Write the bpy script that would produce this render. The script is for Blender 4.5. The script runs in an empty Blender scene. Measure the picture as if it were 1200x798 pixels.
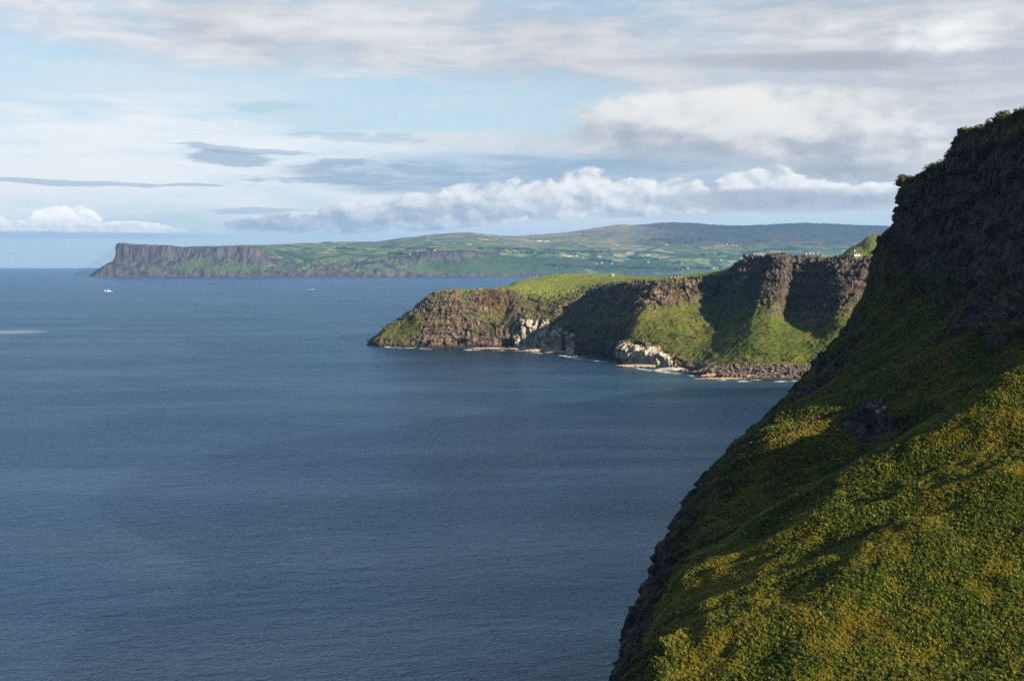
import bpy, math, random
import numpy as np
random.seed(7); rng = np.random.default_rng(11)
sc = bpy.context.scene
R = math.radians

# ------------------------------------------------------------------ camera
F, CXP, HOR, CAMZ = 1500.0, 600.0, 308.0, 100.0      # photo pixels (1200 wide): focal length, centre column, level line
cam_d = bpy.data.cameras.new("camera"); cam = bpy.data.objects.new("camera", cam_d)
sc.collection.objects.link(cam); sc.camera = cam
cam.location = (0, 0, CAMZ); cam.rotation_euler = (R(90), 0, 0)
cam_d.sensor_width = 36; cam_d.lens = 36 * F / 1200; cam_d.shift_y = -(399 - HOR) / 1200
cam_d.clip_start = 0.5; cam_d.clip_end = 200000

# ------------------------------------------------------------------ colour management / render
vs = sc.view_settings; vs.view_transform = 'Standard'; vs.look = 'None'; vs.gamma = 1; vs.use_curve_mapping = False
vs.exposure = 1.6
WORLD_GAIN = 1 / 2 ** vs.exposure          # cloud colours below are given as they look at this exposure
SKY = 0.05 / WORLD_GAIN
sc.render.engine = 'CYCLES'
cy = sc.cycles
cy.use_denoising = False; cy.use_adaptive_sampling = False
cy.max_bounces = 4; cy.diffuse_bounces = 2; cy.glossy_bounces = 2; cy.volume_bounces = 0; cy.transparent_max_bounces = 4
cy.caustics_reflective = False; cy.caustics_refractive = False
sc.render.filter_size = 1.2 if hasattr(sc.render, 'filter_size') else 1.5

# ------------------------------------------------------------------ node helper
class S:
    """a socket (or number) with arithmetic"""
    def __init__(s, g, k): s.g, s.k = g, k
    def _m(s, op, *o, clamp=False): return s.g.math(op, s, *o, clamp=clamp)
    def __add__(s, o): return s._m('ADD', o)
    __radd__ = __add__
    def __mul__(s, o): return s._m('MULTIPLY', o)
    __rmul__ = __mul__
    def __sub__(s, o): return s._m('SUBTRACT', o)
    def __rsub__(s, o): return s.g.math('SUBTRACT', o, s)
    def __truediv__(s, o): return s._m('DIVIDE', o)
    def __rtruediv__(s, o): return s.g.math('DIVIDE', o, s)
    def __pow__(s, o): return s._m('POWER', o)
    def __neg__(s): return s * -1.0
    def abs(s): return s._m('ABSOLUTE')
    def clamp(s): return s._m('ADD', 0.0, clamp=True)
    def ss(s, a, b):
        return s.g.ss(s, a, b)
class G:
    def __init__(g, nt): g.nt = nt; nt.nodes.clear()
    def node(g, t, **p):
        n = g.nt.nodes.new(t)
        for k, v in p.items(): setattr(n, k, v)
        return n
    def put(g, sock, v):
        if isinstance(v, S): g.nt.links.new(v.k, sock)
        elif v is not None: sock.default_value = v
    def math(g, op, *a, clamp=False):
        n = g.node('ShaderNodeMath', operation=op, use_clamp=clamp)
        for i, v in enumerate(a): g.put(n.inputs[i], v)
        return S(g, n.outputs[0])
    def ss(g, v, a, b):
        n = g.node('ShaderNodeMapRange', interpolation_type='SMOOTHSTEP', clamp=True)
        g.put(n.inputs[0], v); g.put(n.inputs[1], a); g.put(n.inputs[2], b)
        return S(g, n.outputs[0])
    def lin(g, v, a, b, c, d):
        n = g.node('ShaderNodeMapRange', clamp=True)
        for i, q in enumerate((v, a, b, c, d)): g.put(n.inputs[i], q)
        return S(g, n.outputs[0])
    def xyz(g, x, y, z=0.0):
        n = g.node('ShaderNodeCombineXYZ')
        for i, v in enumerate((x, y, z)): g.put(n.inputs[i], v)
        return S(g, n.outputs[0])
    def sep(g, v):
        n = g.node('ShaderNodeSeparateXYZ'); g.put(n.inputs[0], v)
        return [S(g, o) for o in n.outputs]
    def noise(g, vec, scale=1.0, detail=4.0, rough=0.5, dist=0.0, dim='3D', col=False, lac=2.0):
        n = g.node('ShaderNodeTexNoise', noise_dimensions=dim)
        g.put(n.inputs['Vector'], vec); g.put(n.inputs['Scale'], scale); g.put(n.inputs['Detail'], detail)
        g.put(n.inputs['Roughness'], rough); g.put(n.inputs['Distortion'], dist); g.put(n.inputs['Lacunarity'], lac)
        return S(g, n.outputs[1 if col else 0])
    def vor(g, vec, scale=1.0, feature='F1', rnd=1.0, out='Distance'):
        n = g.node('ShaderNodeTexVoronoi', feature=feature)
        g.put(n.inputs['Vector'], vec); g.put(n.inputs['Scale'], scale); g.put(n.inputs['Randomness'], rnd)
        return S(g, n.outputs[out])
    def mix(g, f, a, b, mode='MIX'):
        n = g.node('ShaderNodeMix', data_type='RGBA', blend_type=mode, clamp_factor=True)
        g.put(n.inputs[0], f)
        for i, v in ((6, a), (7, b)):
            if isinstance(v, (tuple, list)): v = (v[0], v[1], v[2], 1.0)
            g.put(n.inputs[i], v)
        return S(g, n.outputs[2])
    def vmul(g, v, t):
        n = g.node('ShaderNodeVectorMath', operation='MULTIPLY'); g.put(n.inputs[0], v); n.inputs[1].default_value = t
        return S(g, n.outputs[0])
    def vadd(g, v, t):
        n = g.node('ShaderNodeVectorMath', operation='ADD'); g.put(n.inputs[0], v); g.put(n.inputs[1], t)
        return S(g, n.outputs[0])
    def attr(g, name):
        n = g.node('ShaderNodeAttribute', attribute_name=name); return S(g, n.outputs['Fac'])
    def pos(g): return S(g, g.node('ShaderNodeNewGeometry').outputs['Position'])
    def nz(g): return g.sep(S(g, g.node('ShaderNodeNewGeometry').outputs['Normal']))[2]
    def bump(g, h, dist, strength=1.0):
        n = g.node('ShaderNodeBump'); g.put(n.inputs['Height'], h); n.inputs['Distance'].default_value = dist
        n.inputs['Strength'].default_value = strength
        return S(g, n.outputs[0])
    def surface(g, col, rough=0.9, normal=None, spec=0.2, gain=1.0, **kw):
        b = g.node('ShaderNodeBsdfPrincipled')
        if isinstance(col, (tuple, list)): col = (*[c * gain for c in col[:3]], 1.0)
        elif gain != 1.0: col = g.vmul(col, (gain,) * 3)
        g.put(b.inputs['Base Color'], col); g.put(b.inputs['Roughness'], rough)
        b.inputs['Specular IOR Level'].default_value = spec
        if normal: g.put(b.inputs['Normal'], normal)
        for k, v in kw.items(): g.put(b.inputs[k], v)
        o = g.node('ShaderNodeOutputMaterial'); g.nt.links.new(b.outputs[0], o.inputs[0])
        return b
def material(name):
    m = bpy.data.materials.new(name); m.use_nodes = True
    return m, G(m.node_tree)

# ------------------------------------------------------------------ sun and sky
SUN_EL, SUN_AZ = R(18), R(135)          # azimuth clockwise from +Y (the view direction): behind the camera, to the right
sun_dir = np.array([math.cos(SUN_EL) * math.sin(SUN_AZ), math.cos(SUN_EL) * math.cos(SUN_AZ), math.sin(SUN_EL)])
sl = bpy.data.lights.new("sun", 'SUN'); sl.energy = 5.0; sl.angle = R(0.5); sl.color = (1.0, 0.87, 0.68)
so = bpy.data.objects.new("sun", sl); sc.collection.objects.link(so)
from mathutils import Vector
so.rotation_euler = Vector(sun_dir).to_track_quat('Z', 'Y').to_euler(); so.location = (100, -100, 400)

def make_world():
    w = bpy.data.worlds.new("World"); sc.world = w; w.use_nodes = True
    g = G(w.node_tree)
    sky = g.node('ShaderNodeTexSky', sky_type='NISHITA'); sky.sun_disc = False
    sky.sun_elevation = SUN_EL; sky.sun_rotation = SUN_AZ
    sky.altitude = 100; sky.air_density = 1.0; sky.dust_density = 0.6; sky.ozone_density = 1.5
    d = S(g, g.node('ShaderNodeTexCoord').outputs['Generated'])
    x, y, z = g.sep(d)
    A = g.math('ARCTAN2', x, y) * F
    E = z / g.math('MAXIMUM', g.math('SQRT', x * x + y * y), 0.001) * F
    Ep = g.math('MAXIMUM', E, 0.0)
    def au(px): return F * math.atan((px - CXP) / F)
    def eu(px, py): return (HOR - py) * F / math.hypot(px - CXP, F)
    def ell(px, py, a, b, tilt=0.0, AA=None, EE=None):
        AA = AA or A; EE = EE or E
        da = AA - au(px); de = EE - eu(px, py) + da * tilt
        u = da / a; v = de / b
        return 1.0 - u * u - v * v
    base = g.vmul(S(g, sky.outputs[0]), (SKY * 0.82, SKY * 0.84, SKY * 0.86))
    fw = g.xyz(A / 100.0, Ep / 100.0, 3.0)
    wv = g.noise(g.vmul(fw, (0.45, 0.9, 1)), 1.0, 4, 0.55, col=True)              # slow warp, so that bands waver
    wx, wy, wz_ = g.sep(wv)
    Ew = Ep + (wy - 0.5) * 46.0; Aw = A + (wx - 0.5) * 160.0
    n_wide = g.noise(g.xyz(Aw / 420.0, Ew / 75.0, 0.4), 1.0, 6, 0.55)
    n_str = g.noise(g.xyz(Aw / 150.0, Ew / 26.0, 1.7), 1.0, 8, 0.62)
    n_fine = g.noise(g.xyz(Aw / 80.0, Ew / 9.0, 5.7), 1.0, 6, 0.6)
    n_puff = g.noise(g.xyz(A / 75.0, Ep / 48.0, 8.2), 1.0, 8, 0.55)
    n_soft = g.noise(g.xyz(A / 170.0, Ep / 80.0, 2.2), 1.0, 6, 0.5)
    # clear air: pale blue, paler low down
    col = g.mix(g.ss(E, 430.0, 0.0) * 0.62 + 0.12, base, (0.64, 0.79, 0.91))
    # thin high veil
    veil = g.ss(n_wide * 0.65 + n_str * 0.45 + 0.10 * g.ss(E, 330.0, 60.0), 0.50, 0.80)
    col = g.mix(veil * 0.6 * g.ss(E, 900.0, 300.0), col, (0.80, 0.85, 0.89))
    # bright low veil on the left
    f = g.ss(ell(40, 200, 560, 74) * 1.0 + (n_wide - 0.5) * 3.0 + (n_str - 0.5) * 2.2, -0.1, 1.0)
    col = g.mix(f * 0.95, col, (0.97, 0.98, 0.98))
    # layered grey deck: top of the picture, right side; cleared higher up to dim the fill light
    deck = g.math('MAXIMUM', ell(520, 48, 620, 60, 0.05), ell(1150, 70, 560, 190, 0.0))
    deck = deck - g.ss(E, 300.0, 520.0) * 1.7
    hole = g.ss(ell(250, 118, 330, 26, -0.02), -0.6, 0.6) * 0.9
    deck = deck - hole + (n_wide - 0.5) * 2.4 + (n_str - 0.5) * 2.0 + (n_fine - 0.5) * 0.5 + (n_puff - 0.5) * 1.0
    dk = g.ss(deck, -0.25, 0.95)
    tone = g.ss(n_str * 0.60 + n_fine * 0.22 + n_soft * 0.45 + n_puff * 0.30, 0.60, 0.98)
    dcol = g.mix(tone, (0.51, 0.535, 0.59), (0.87, 0.86, 0.85))
    dcol = g.mix(g.ss(A, au(150), au(900)) * 0.25, dcol, (0.52, 0.535, 0.57))
    col = g.mix(dk * 0.94, col, dcol)
    # bright gap in the deck, upper right
    f = g.ss(ell(1095, 50, 135, 30, 0.06) + (n_str - 0.5) * 2.6 + (n_puff - 0.5) * 3.6, 0.0, 1.7)
    col = g.mix(f * 0.95, col, (1.0, 0.985, 0.95))
    f = g.ss(ell(960, 52, 60, 10, 0.08) + (n_str - 0.5) * 2.4, 0.1, 1.2)
    col = g.mix(f * 0.7, col, (0.83, 0.83, 0.83))
    # dark underside band right of centre
    f = g.ss(ell(960, 72, 240, 14, 0.03) + (n_str - 0.5) * 2.2, 0.0, 1.0)
    col = g.mix(f * 0.65, col, (0.40, 0.425, 0.475))
    # blue grey shaded layer behind the cumulus row
    f = g.ss(ell(600, 203, 330, 30, -0.01) + (n_str - 0.5) * 2.0 + (n_wide - 0.5) * 1.5, -0.1, 0.9)
    col = g.mix(f * 0.9, col, g.mix(n_fine.ss(0.35, 0.7), (0.33, 0.46, 0.60), (0.52, 0.63, 0.74)))
    # creamy streaks above that band
    f = g.ss(ell(650, 166, 230, 20, 0.01) + (n_str - 0.5) * 2.4 + (n_puff - 0.5) * 1.0, 0.0, 1.1)
    col = g.mix(f * 0.85, col, g.mix(n_puff.ss(0.35, 0.65), (0.62, 0.65, 0.69), (0.80, 0.805, 0.80)))
    def cumulus(col, env, SA, SE, seed, lit, shade, base_e, top_e, soft, k, op=1.0, relief=2.4):
        v0 = g.xyz(A / SA, Ep / SE, seed)
        n0 = g.noise(v0, 1.0, 8, 0.53, 0.0)
        n1 = g.noise(g.vadd(v0, (0.16, 0.20, 0.0)), 1.0, 6, 0.50, 0.0)
        b0 = 1.0 - (g.noise(g.vmul(v0, (1.9, 1.9, 1)), 1.0, 4, 0.5) * 2.0 - 1.0).abs() * 1.6     # rounded heads
        dens = env + (n0 - 0.5) * k + (b0 - 0.6) * k * 0.28 + (n_soft - 0.5) * k * 1.1
        al = g.ss(dens, 0.0, soft)
        li = 0.42 + (n0 - n1) * relief + (b0 - 0.6) * 0.32 + 0.5 * (g.lin(E, base_e, top_e, 0.0, 1.0) - 0.5) - 0.12 * g.ss(dens, 0.5, 1.6)
        return g.mix(al * op, col, g.mix(g.ss(li, 0.0, 1.0), shade, lit))
    # big soft mass on the right
    env = ell(900, 158, 250, 66, 0.02)
    col = cumulus(col, env, 120.0, 62.0, 3.3, (0.93, 0.905, 0.865), (0.42, 0.45, 0.51), eu(900, 225), eu(900, 105), 0.8, 2.1, 0.93, 2.5)
    f = g.ss(ell(850, 138, 190, 30, 0.0) + (n_puff - 0.5) * 4.0, 0.1, 1.3)
    col = g.mix(f * 0.75, col, (0.92, 0.90, 0.86))
    # cumulus row: humps over a flat grey base
    row = None
    for (px, py, a, b) in ((300, 264, 40, 8), (350, 260, 60, 14), (415, 257, 64, 20), (500, 252, 70, 24), (570, 243, 62, 28), (628, 234, 46, 27), (686, 224, 36, 30),
                           (745, 236, 60, 27), (810, 233, 60, 24), (885, 221, 66, 26), (945, 230, 70, 20), (1030, 232, 80, 18)):
        e = ell(px, py, a, b)
        row = e if row is None else g.math('MAXIMUM', row, e)
    slope_ = (A - au(600)) * 0.062
    cut = g.ss(E - slope_, eu(600, 262), eu(600, 272))
    env = row - 2.2 * cut
    col = cumulus(col, env, 42.0, 30.0, 6.1, (1.06, 1.03, 0.98), (0.42, 0.48, 0.57), eu(600, 268), eu(600, 218), 0.42, 1.8, 0.95, 2.0)
    # shaded grey bank at the right end of the row
    f = g.ss(ell(940, 234, 200, 17, 0.0) + (n_str - 0.5) * 1.4 + (n_puff - 0.5) * 1.6, 0.0, 0.9)
    col = g.mix(f * 0.85, col, g.mix(n_puff.ss(0.35, 0.65), (0.36, 0.40, 0.47), (0.56, 0.585, 0.63)))
    # small bright cumulus on the left, far out over the sea
    lrow = None
    for (px, py, a, b) in ((28, 267, 36, 8), (78, 262, 38, 19), (148, 268, 44, 8), (188, 271, 30, 4), (-70, 262, 60, 16)):
        e = ell(px, py, a, b)
        lrow = e if lrow is None else g.math('MAXIMUM', lrow, e)
    lrow = lrow - 2.4 * g.ss(E, eu(60, 269.5), eu(60, 275))
    lrow = lrow + 0.25
    col = cumulus(col, lrow, 24.0, 18.0, 9.4, (1.35, 1.28, 1.16), (0.82, 0.86, 0.90), eu(60, 278), eu(60, 256), 0.3, 1.5, 1.0, 1.8)
    f = g.ss(ell(70, 276.5, 210, 5) + (n_fine - 0.5) * 1.6, 0.0, 0.9)
    col = g.mix(f * 0.6, col, (0.42, 0.56, 0.68))
    # blue grey lens clouds and thin bars
    n_wisp = g.noise(g.xyz(Aw / 60.0, Ew / 7.0, 12.4), 1.0, 7, 0.6)
    Ab = A + (wx - 0.5) * 60.0; Eb = Ep + (wy - 0.5) * 14.0 + (n_puff - 0.5) * 5.0
    def bar(col, px, py, a, b, op, k=1.0, c=(0.33, 0.46, 0.60), tilt=0.0, soft=0.7):
        f = g.ss(ell(px, py, a, b, tilt, Ab, Eb) + (n_puff - 0.5) * k + (n_wisp - 0.5) * k * 2.2, 0.0, soft)
        return g.mix(f * op, col, c)
    col = bar(col, 272, 186, 56, 10, 0.72, 0.8, tilt=0.03, soft=0.6)
    col = bar(col, 282, 175, 80, 5, 0.6, 1.2, tilt=0.06)
    col = bar(col, 60, 214.5, 130, 3.8, 0.6, 0.9, tilt=0.01, soft=0.6)
    col = bar(col, 225, 217.5, 40, 2.6, 0.6, 0.8)
    col = bar(col, 405, 160, 85, 7, 0.36, 2.6, tilt=0.04, soft=1.1)
    col = bar(col, 425, 194, 75, 8, 0.7, 2.4, tilt=-0.02, soft=0.9)
    col = bar(col, 395, 211, 100, 8, 0.6, 2.6, soft=1.0)
    col = bar(col, 300, 248, 90, 4, 0.5, 1.4)
    col = bar(col, 315, 124, 50, 8, 0.25, 2.6, soft=1.2)
    # paler air close to the horizon
    col = g.mix(g.ss(E, 60.0, 0.0) * 0.35, col, (0.60, 0.76, 0.87))
    # under the horizon: dim blue (only past the edge of the sea)
    col = g.mix(g.ss(E, 0.0, -30.0), col, (0.12, 0.20, 0.28))
    bg = g.node('ShaderNodeBackground'); g.put(bg.inputs[0], col); bg.inputs[1].default_value = WORLD_GAIN
    o = g.node('ShaderNodeOutputWorld'); g.nt.links.new(bg.outputs[0], o.inputs[0])
make_world()

# ------------------------------------------------------------------ numpy noise
def _h(ix, iy, iz, seed):
    h = (ix.astype(np.uint32) * np.uint32(374761393)) ^ (iy.astype(np.uint32) * np.uint32(668265263)) ^ (iz.astype(np.uint32) * np.uint32(2246822519)) ^ np.uint32(seed * 3266489917 & 0xffffffff)
    h = (h ^ (h >> np.uint32(13))) * np.uint32(1274126177)
    h = (h ^ (h >> np.uint32(16))) * np.uint32(2654435761)
    return ((h ^ (h >> np.uint32(15))).astype(np.float32)) / np.float32(4294967295.0)
def vnoise(x, y, z, seed=0):
    xi, yi, zi = np.floor(x), np.floor(y), np.floor(z)
    fx, fy, fz = x - xi, y - yi, z - zi
    fx, fy, fz = [f * f * f * (f * (f * 6 - 15) + 10) for f in (fx, fy, fz)]
    xi, yi, zi = xi.astype(np.int64), yi.astype(np.int64), zi.astype(np.int64)
    c = lambda a, b, d: _h(xi + a, yi + b, zi + d, seed)
    x00 = c(0,0,0) * (1 - fx) + c(1,0,0) * fx; x10 = c(0,1,0) * (1 - fx) + c(1,1,0) * fx
    x01 = c(0,0,1) * (1 - fx) + c(1,0,1) * fx; x11 = c(0,1,1) * (1 - fx) + c(1,1,1) * fx
    return ((x00 * (1 - fy) + x10 * fy) * (1 - fz) + (x01 * (1 - fy) + x11 * fy) * fz) * 2 - 1
def fbm(x, y, z, octv=4, seed=0, gain=0.5, ridged=False):
    t = 0; a = 1.0; s = 0
    for o in range(octv):
        n = vnoise(x, y, z, seed + o)
        if ridged: n = 1 - 2 * np.abs(n)
        t = t + a * n; s += a; a *= gain
        x, y, z = x * 2.03 + 17.1, y * 2.03 + 5.3, z * 2.03 + 9.7
    return t / s
def cells(x, y, z, seed=0):
    """random value of the nearest jittered cell (x, y) within the tier z, and distance to it"""
    xi, yi = np.floor(x), np.floor(y); zi = np.floor(z).astype(np.int64)
    best = np.full(x.shape, 9.0, np.float32); val = np.zeros(x.shape, np.float32)
    for dx in (-1, 0, 1):
        for dy in (-1, 0, 1):
            ax, ay = (xi + dx).astype(np.int64), (yi + dy).astype(np.int64)
            jx = _h(ax, ay, zi * 0, seed); jy = _h(ax, ay, zi * 0, seed + 1)
            d = (xi + dx + jx - x) ** 2 + (yi + dy + jy - y) ** 2
            m = d < best; best = np.where(m, d, best); val = np.where(m, _h(ax, ay, zi, seed + 2), val)
    return val * 2 - 1, np.sqrt(best)

# ------------------------------------------------------------------ mesh from a control net
def W(px, py, Y): return ((px - CXP) * Y / F, Y, CAMZ - (py - HOR) * Y / F)
def Wz(px, Y, z): return ((px - CXP) * Y / F, Y, z)
def net_surface(net, nu, nv, smooth_v=0.0, flat_tail=99):
    """net: (stations, K, C) control values; nu/nv: samples per span (lists). Catmull-Rom along u, linear along v."""
    net = np.asarray(net, float)
    def resample(P, n, smooth, tail=99):
        out = []
        m = len(P)
        for i in range(m - 1):
            p0, p1, p2, p3 = P[max(i - 1, 0)], P[i], P[i + 1], P[min(i + 2, m - 1)]
            d = 1.0
            t = np.linspace(0, 1, n[i], endpoint=False)
            tt = t.reshape(-1, *([1] * (P.ndim - 1)))
            cr = 0.5 * ((2 * p1) + (-p0 + p2) * tt + (2 * p0 - 5 * p1 + 4 * p2 - p3) * tt ** 2 + (-p0 + 3 * p1 - 3 * p2 + p3) * tt ** 3)
            li = p1 * (1 - tt) + p2 * tt
            sm = smooth if i < tail else 0.0
            out.append(cr * sm + li * (1 - sm))
        out.append(P[-1:])
        return np.concatenate(out, 0)
    A_ = resample(net, nu, 0.75)
    B_ = resample(np.swapaxes(A_, 0, 1), nv, smooth_v, flat_tail)
    return np.swapaxes(B_, 0, 1)          # (NU, NV, C)
def grid_normals(P):
    du = np.gradient(P, axis=0); dv = np.gradient(P, axis=1)
    n = np.cross(du, dv); n /= np.maximum(np.linalg.norm(n, axis=2, keepdims=True), 1e-9)
    return n
def box_blur(P, k):
    for ax in (0, 1):
        Q = P.copy(); 
        for _ in range(k):
            Q = np.concatenate([Q.take([0], ax), Q, Q.take([-1], ax)], ax)
            n = Q.shape[ax]
            Q = (Q.take(range(0, n - 2), ax) + Q.take(range(1, n - 1), ax) * 2 + Q.take(range(2, n), ax)) / 4
        P = Q
    return P
def mesh_from(name, verts, faces, mat=None, smooth=False):
    me = bpy.data.meshes.new(name)
    verts = np.asarray(verts, np.float32); faces = np.asarray(faces, np.int32)
    k = faces.shape[1]
    me.vertices.add(len(verts)); me.vertices.foreach_set('co', verts.ravel())
    me.loops.add(faces.size); me.loops.foreach_set('vertex_index', faces.ravel())
    me.polygons.add(len(faces)); me.polygons.foreach_set('loop_start', np.arange(0, faces.size, k, dtype=np.int32))
    me.polygons.foreach_set('loop_total', np.full(len(faces), k, np.int32))
    me.polygons.foreach_set('use_smooth', np.full(len(faces), smooth))
    me.update(calc_edges=True); me.validate()
    if mat: me.materials.append(mat)
    return me
def link(name, me, parent=None, **props):
    o = bpy.data.objects.new(name, me); sc.collection.objects.link(o)
    if parent: o.parent = parent
    for k, v in props.items(): o[k] = v
    return o
def grid_object(name, P, mat, attrs=None, smooth=True, flip=False, **props):
    nu, nv = P.shape[:2]
    i = np.arange(nu * nv).reshape(nu, nv)
    f = np.stack([i[:-1, :-1], i[1:, :-1], i[1:, 1:], i[:-1, 1:]], -1).reshape(-1, 4)
    if flip: f = f[:, ::-1]
    me = mesh_from(name, P.reshape(-1, 3), f, mat, smooth)
    for k, a in (attrs or {}).items():
        at = me.attributes.new(k, 'FLOAT', 'POINT'); at.data.foreach_set('value', np.ascontiguousarray(a, np.float32).ravel())
    return link(name, me, **props)

# ------------------------------------------------------------------ sea
def sea_material():
    m, g = material("sea_water")
    p = g.pos(); x, y, z = g.sep(p)
    pw = g.xyz(x * 0.95 + y * 0.3, y * 1.0 - x * 0.3, 0.0)
    w1 = g.noise(g.vmul(pw, (0.085, 0.15, 1)), 1.0, 4, 0.62, 0.3)
    w2 = g.noise(g.vmul(pw, (0.50, 0.75, 1)), 1.0, 5, 0.66, 0.4)
    w0 = g.noise(g.vmul(pw, (0.022, 0.05, 1)), 1.0, 3, 0.6, 0.4)
    gust = g.noise(g.vmul(pw, (0.004, 0.009, 1)), 1.0, 5, 0.65, 0.6).ss(0.35, 0.65) * 0.7 + 0.5
    h = w0 * 1.0 + (w1 * 1.9 + w2 * 0.9) * (gust * 0.5 + 0.5)
    n = g.bump(h, 1.0, 0.9)
    slick = g.noise(g.xyz(x / 900.0, y / 260.0, 0.0), 1.0, 5, 0.6, 1.2)
    slick2 = g.noise(g.xyz(x / 160.0, y / 70.0, 4.0), 1.0, 6, 0.62, 0.8)
    s = g.ss(slick * 0.5 + slick2 * 0.5, 0.42, 0.64)
    col = g.mix(s, (0.0008, 0.0065, 0.0155), (0.002, 0.010, 0.021))
    # tide race lines far out on the left
    race = g.noise(g.xyz(x / 380.0, y / 55.0, 9.0), 1.0, 6, 0.65, 0.6)
    zone = g.ss(1.0 - ((x + 900.0) / 750.0) ** 2.0 - ((y - 2000.0) / 420.0) ** 2.0, 0.0, 0.7)
    # greener shallows along the bay shore
    sh = g.ss(1.0 - ((x - 190.0) / 230.0) ** 2.0 - ((y - 1010.0) / 260.0) ** 2.0, 0.0, 1.0)
    col = g.mix(sh * 0.5, col, (0.010, 0.060, 0.075))
    foam = g.ss(race, 0.56, 0.70) * zone * 0.8
    foam = g.math('MAXIMUM', foam, g.ss(1.0 - ((x + 722.0) / 66.0) ** 2.0 - ((y - 1850.0) / 85.0) ** 2.0 + (race - 0.5) * 2.6, 0.0, 1.1))
    col = g.mix(foam * 0.75, col, (0.26, 0.34, 0.41))
    df = g.node('ShaderNodeBsdfDiffuse'); g.put(df.inputs['Color'], col); g.put(df.inputs['Normal'], n)
    gl = g.node('ShaderNodeBsdfGlossy'); g.put(gl.inputs['Color'], g.mix(s, (0.49, 0.67, 0.85), (0.62, 0.77, 0.91))); g.put(gl.inputs['Normal'], n)
    g.put(gl.inputs['Roughness'], g.lin(s, 0, 1, 0.22, 0.28))
    fr = g.node('ShaderNodeFresnel'); fr.inputs['IOR'].default_value = 1.333; g.put(fr.inputs['Normal'], n)
    fac = g.math('MINIMUM', S(g, fr.outputs[0]) * 1.65 + 0.04, 0.52)
    ms = g.node('ShaderNodeMixShader'); g.put(ms.inputs[0], fac * (1.0 - foam * 0.8))
    g.nt.links.new(df.outputs[0], ms.inputs[1]); g.nt.links.new(gl.outputs[0], ms.inputs[2])
    o = g.node('ShaderNodeOutputMaterial'); g.nt.links.new(ms.outputs[0], o.inputs[0])
    return m
def make_sea():
    rad = np.concatenate([[0.0], np.geomspace(60, 25000, 60)]); na = 384
    a = np.linspace(0, 2 * np.pi, na, endpoint=False)
    v = [(0, 0, 0)] + [(r * math.sin(t), r * math.cos(t), 0) for r in rad[1:] for t in a]
    me = bpy.data.meshes.new("sea"); f = []
    for j in range(na): f.append((0, 1 + (j + 1) % na, 1 + j))
    for i in range(len(rad) - 2):
        b, c = 1 + i * na, 1 + (i + 1) * na
        for j in range(na):
            k = (j + 1) % na
            f.append((b + j, b + k, c + k, c + j))
    me.from_pydata(v, [], f); me.materials.append(sea_material()); me.update()
    link("sea", me, kind='structure', label="deep blue sea rippled by wind and tide")
make_sea()

# ------------------------------------------------------------------ far coast
def far_material():
    m, g = material("far_coast_land")
    p = g.pos(); x, y, z = g.sep(p); nz = g.nz()
    rock = g.attr('rock'); moor = g.attr('moor'); wood = g.attr('wood')
    pp = g.vadd(g.xyz(x / 480.0, y / 820.0, 0.0), g.vmul(g.noise(g.vmul(p, (0.001, 0.001, 0)), 1, 2, col=True), (0.9, 0.9, 0)))
    cell = g.node('ShaderNodeTexVoronoi', feature='F1'); g.put(cell.inputs['Vector'], pp)
    r1, r2, r3 = g.sep(S(g, cell.outputs['Color']))
    edge = g.vor(pp, 1.0, 'DISTANCE_TO_EDGE')
    fine = g.noise(g.vmul(p, (0.01, 0.006, 0.01)), 1, 5, 0.6)
    field = g.mix(g.ss(r1, 0.2, 0.9), (0.055, 0.095, 0.028), (0.125, 0.155, 0.045))
    field = g.mix(g.ss(r2, 0.86, 0.88) * g.ss(nz, 0.955, 0.985) * 0.85, field, (0.30, 0.225, 0.15))
    field = g.mix(g.ss(r3, 0.72, 0.76) * 0.7, field, (0.04, 0.07, 0.03))
    field = g.mix(g.ss(edge, 0.07, 0.03), field, (0.022, 0.045, 0.018))
    field = g.mix(g.ss(fine, 0.60, 0.72) * 0.8, field, (0.02, 0.04, 0.018))
    mr = g.mix(g.noise(g.vmul(p, (0.0022, 0.0016, 0.002)), 1, 6, 0.6).ss(0.4, 0.62), (0.235, 0.175, 0.105), (0.10, 0.10, 0.055))
    field = g.mix(g.ss(nz, 0.95, 0.86), field, g.mix(fine, (0.030, 0.050, 0.022), (0.060, 0.075, 0.034)))
    col = g.mix(moor, field, mr)
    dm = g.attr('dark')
    col = g.mix(dm, col, g.mix(fine, (0.006, 0.008, 0.009), (0.014, 0.013, 0.012)))  # dark heath on the right mountain, with the cloud shadow put into its colour
    wd = g.mix(g.noise(g.vmul(p, (0.02, 0.02, 0.02)), 1, 5, 0.65), (0.01, 0.022, 0.012), (0.04, 0.065, 0.02))
    col = g.mix(g.ss(wood + (fine - 0.5) * 1.2, 0.35, 0.65), col, wd)
    strat = g.noise(g.vmul(p, (0.025, 0.012, 0.006)), 1, 5, 0.6)
    rk = g.mix(strat.ss(0.35, 0.65), (0.018, 0.016, 0.019), (0.060, 0.048, 0.048))
    rmask = g.ss(rock + (g.noise(g.vmul(p, (0.012, 0.012, 0.012)), 1, 5, 0.62) - 0.5) * 1.3, 0.42, 0.58)
    col = g.mix(rmask, col, rk)
    g.surface(col, 0.95, g.bump(strat, 12.0, 0.6), spec=0.1, gain=1.1)
    return m
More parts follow.
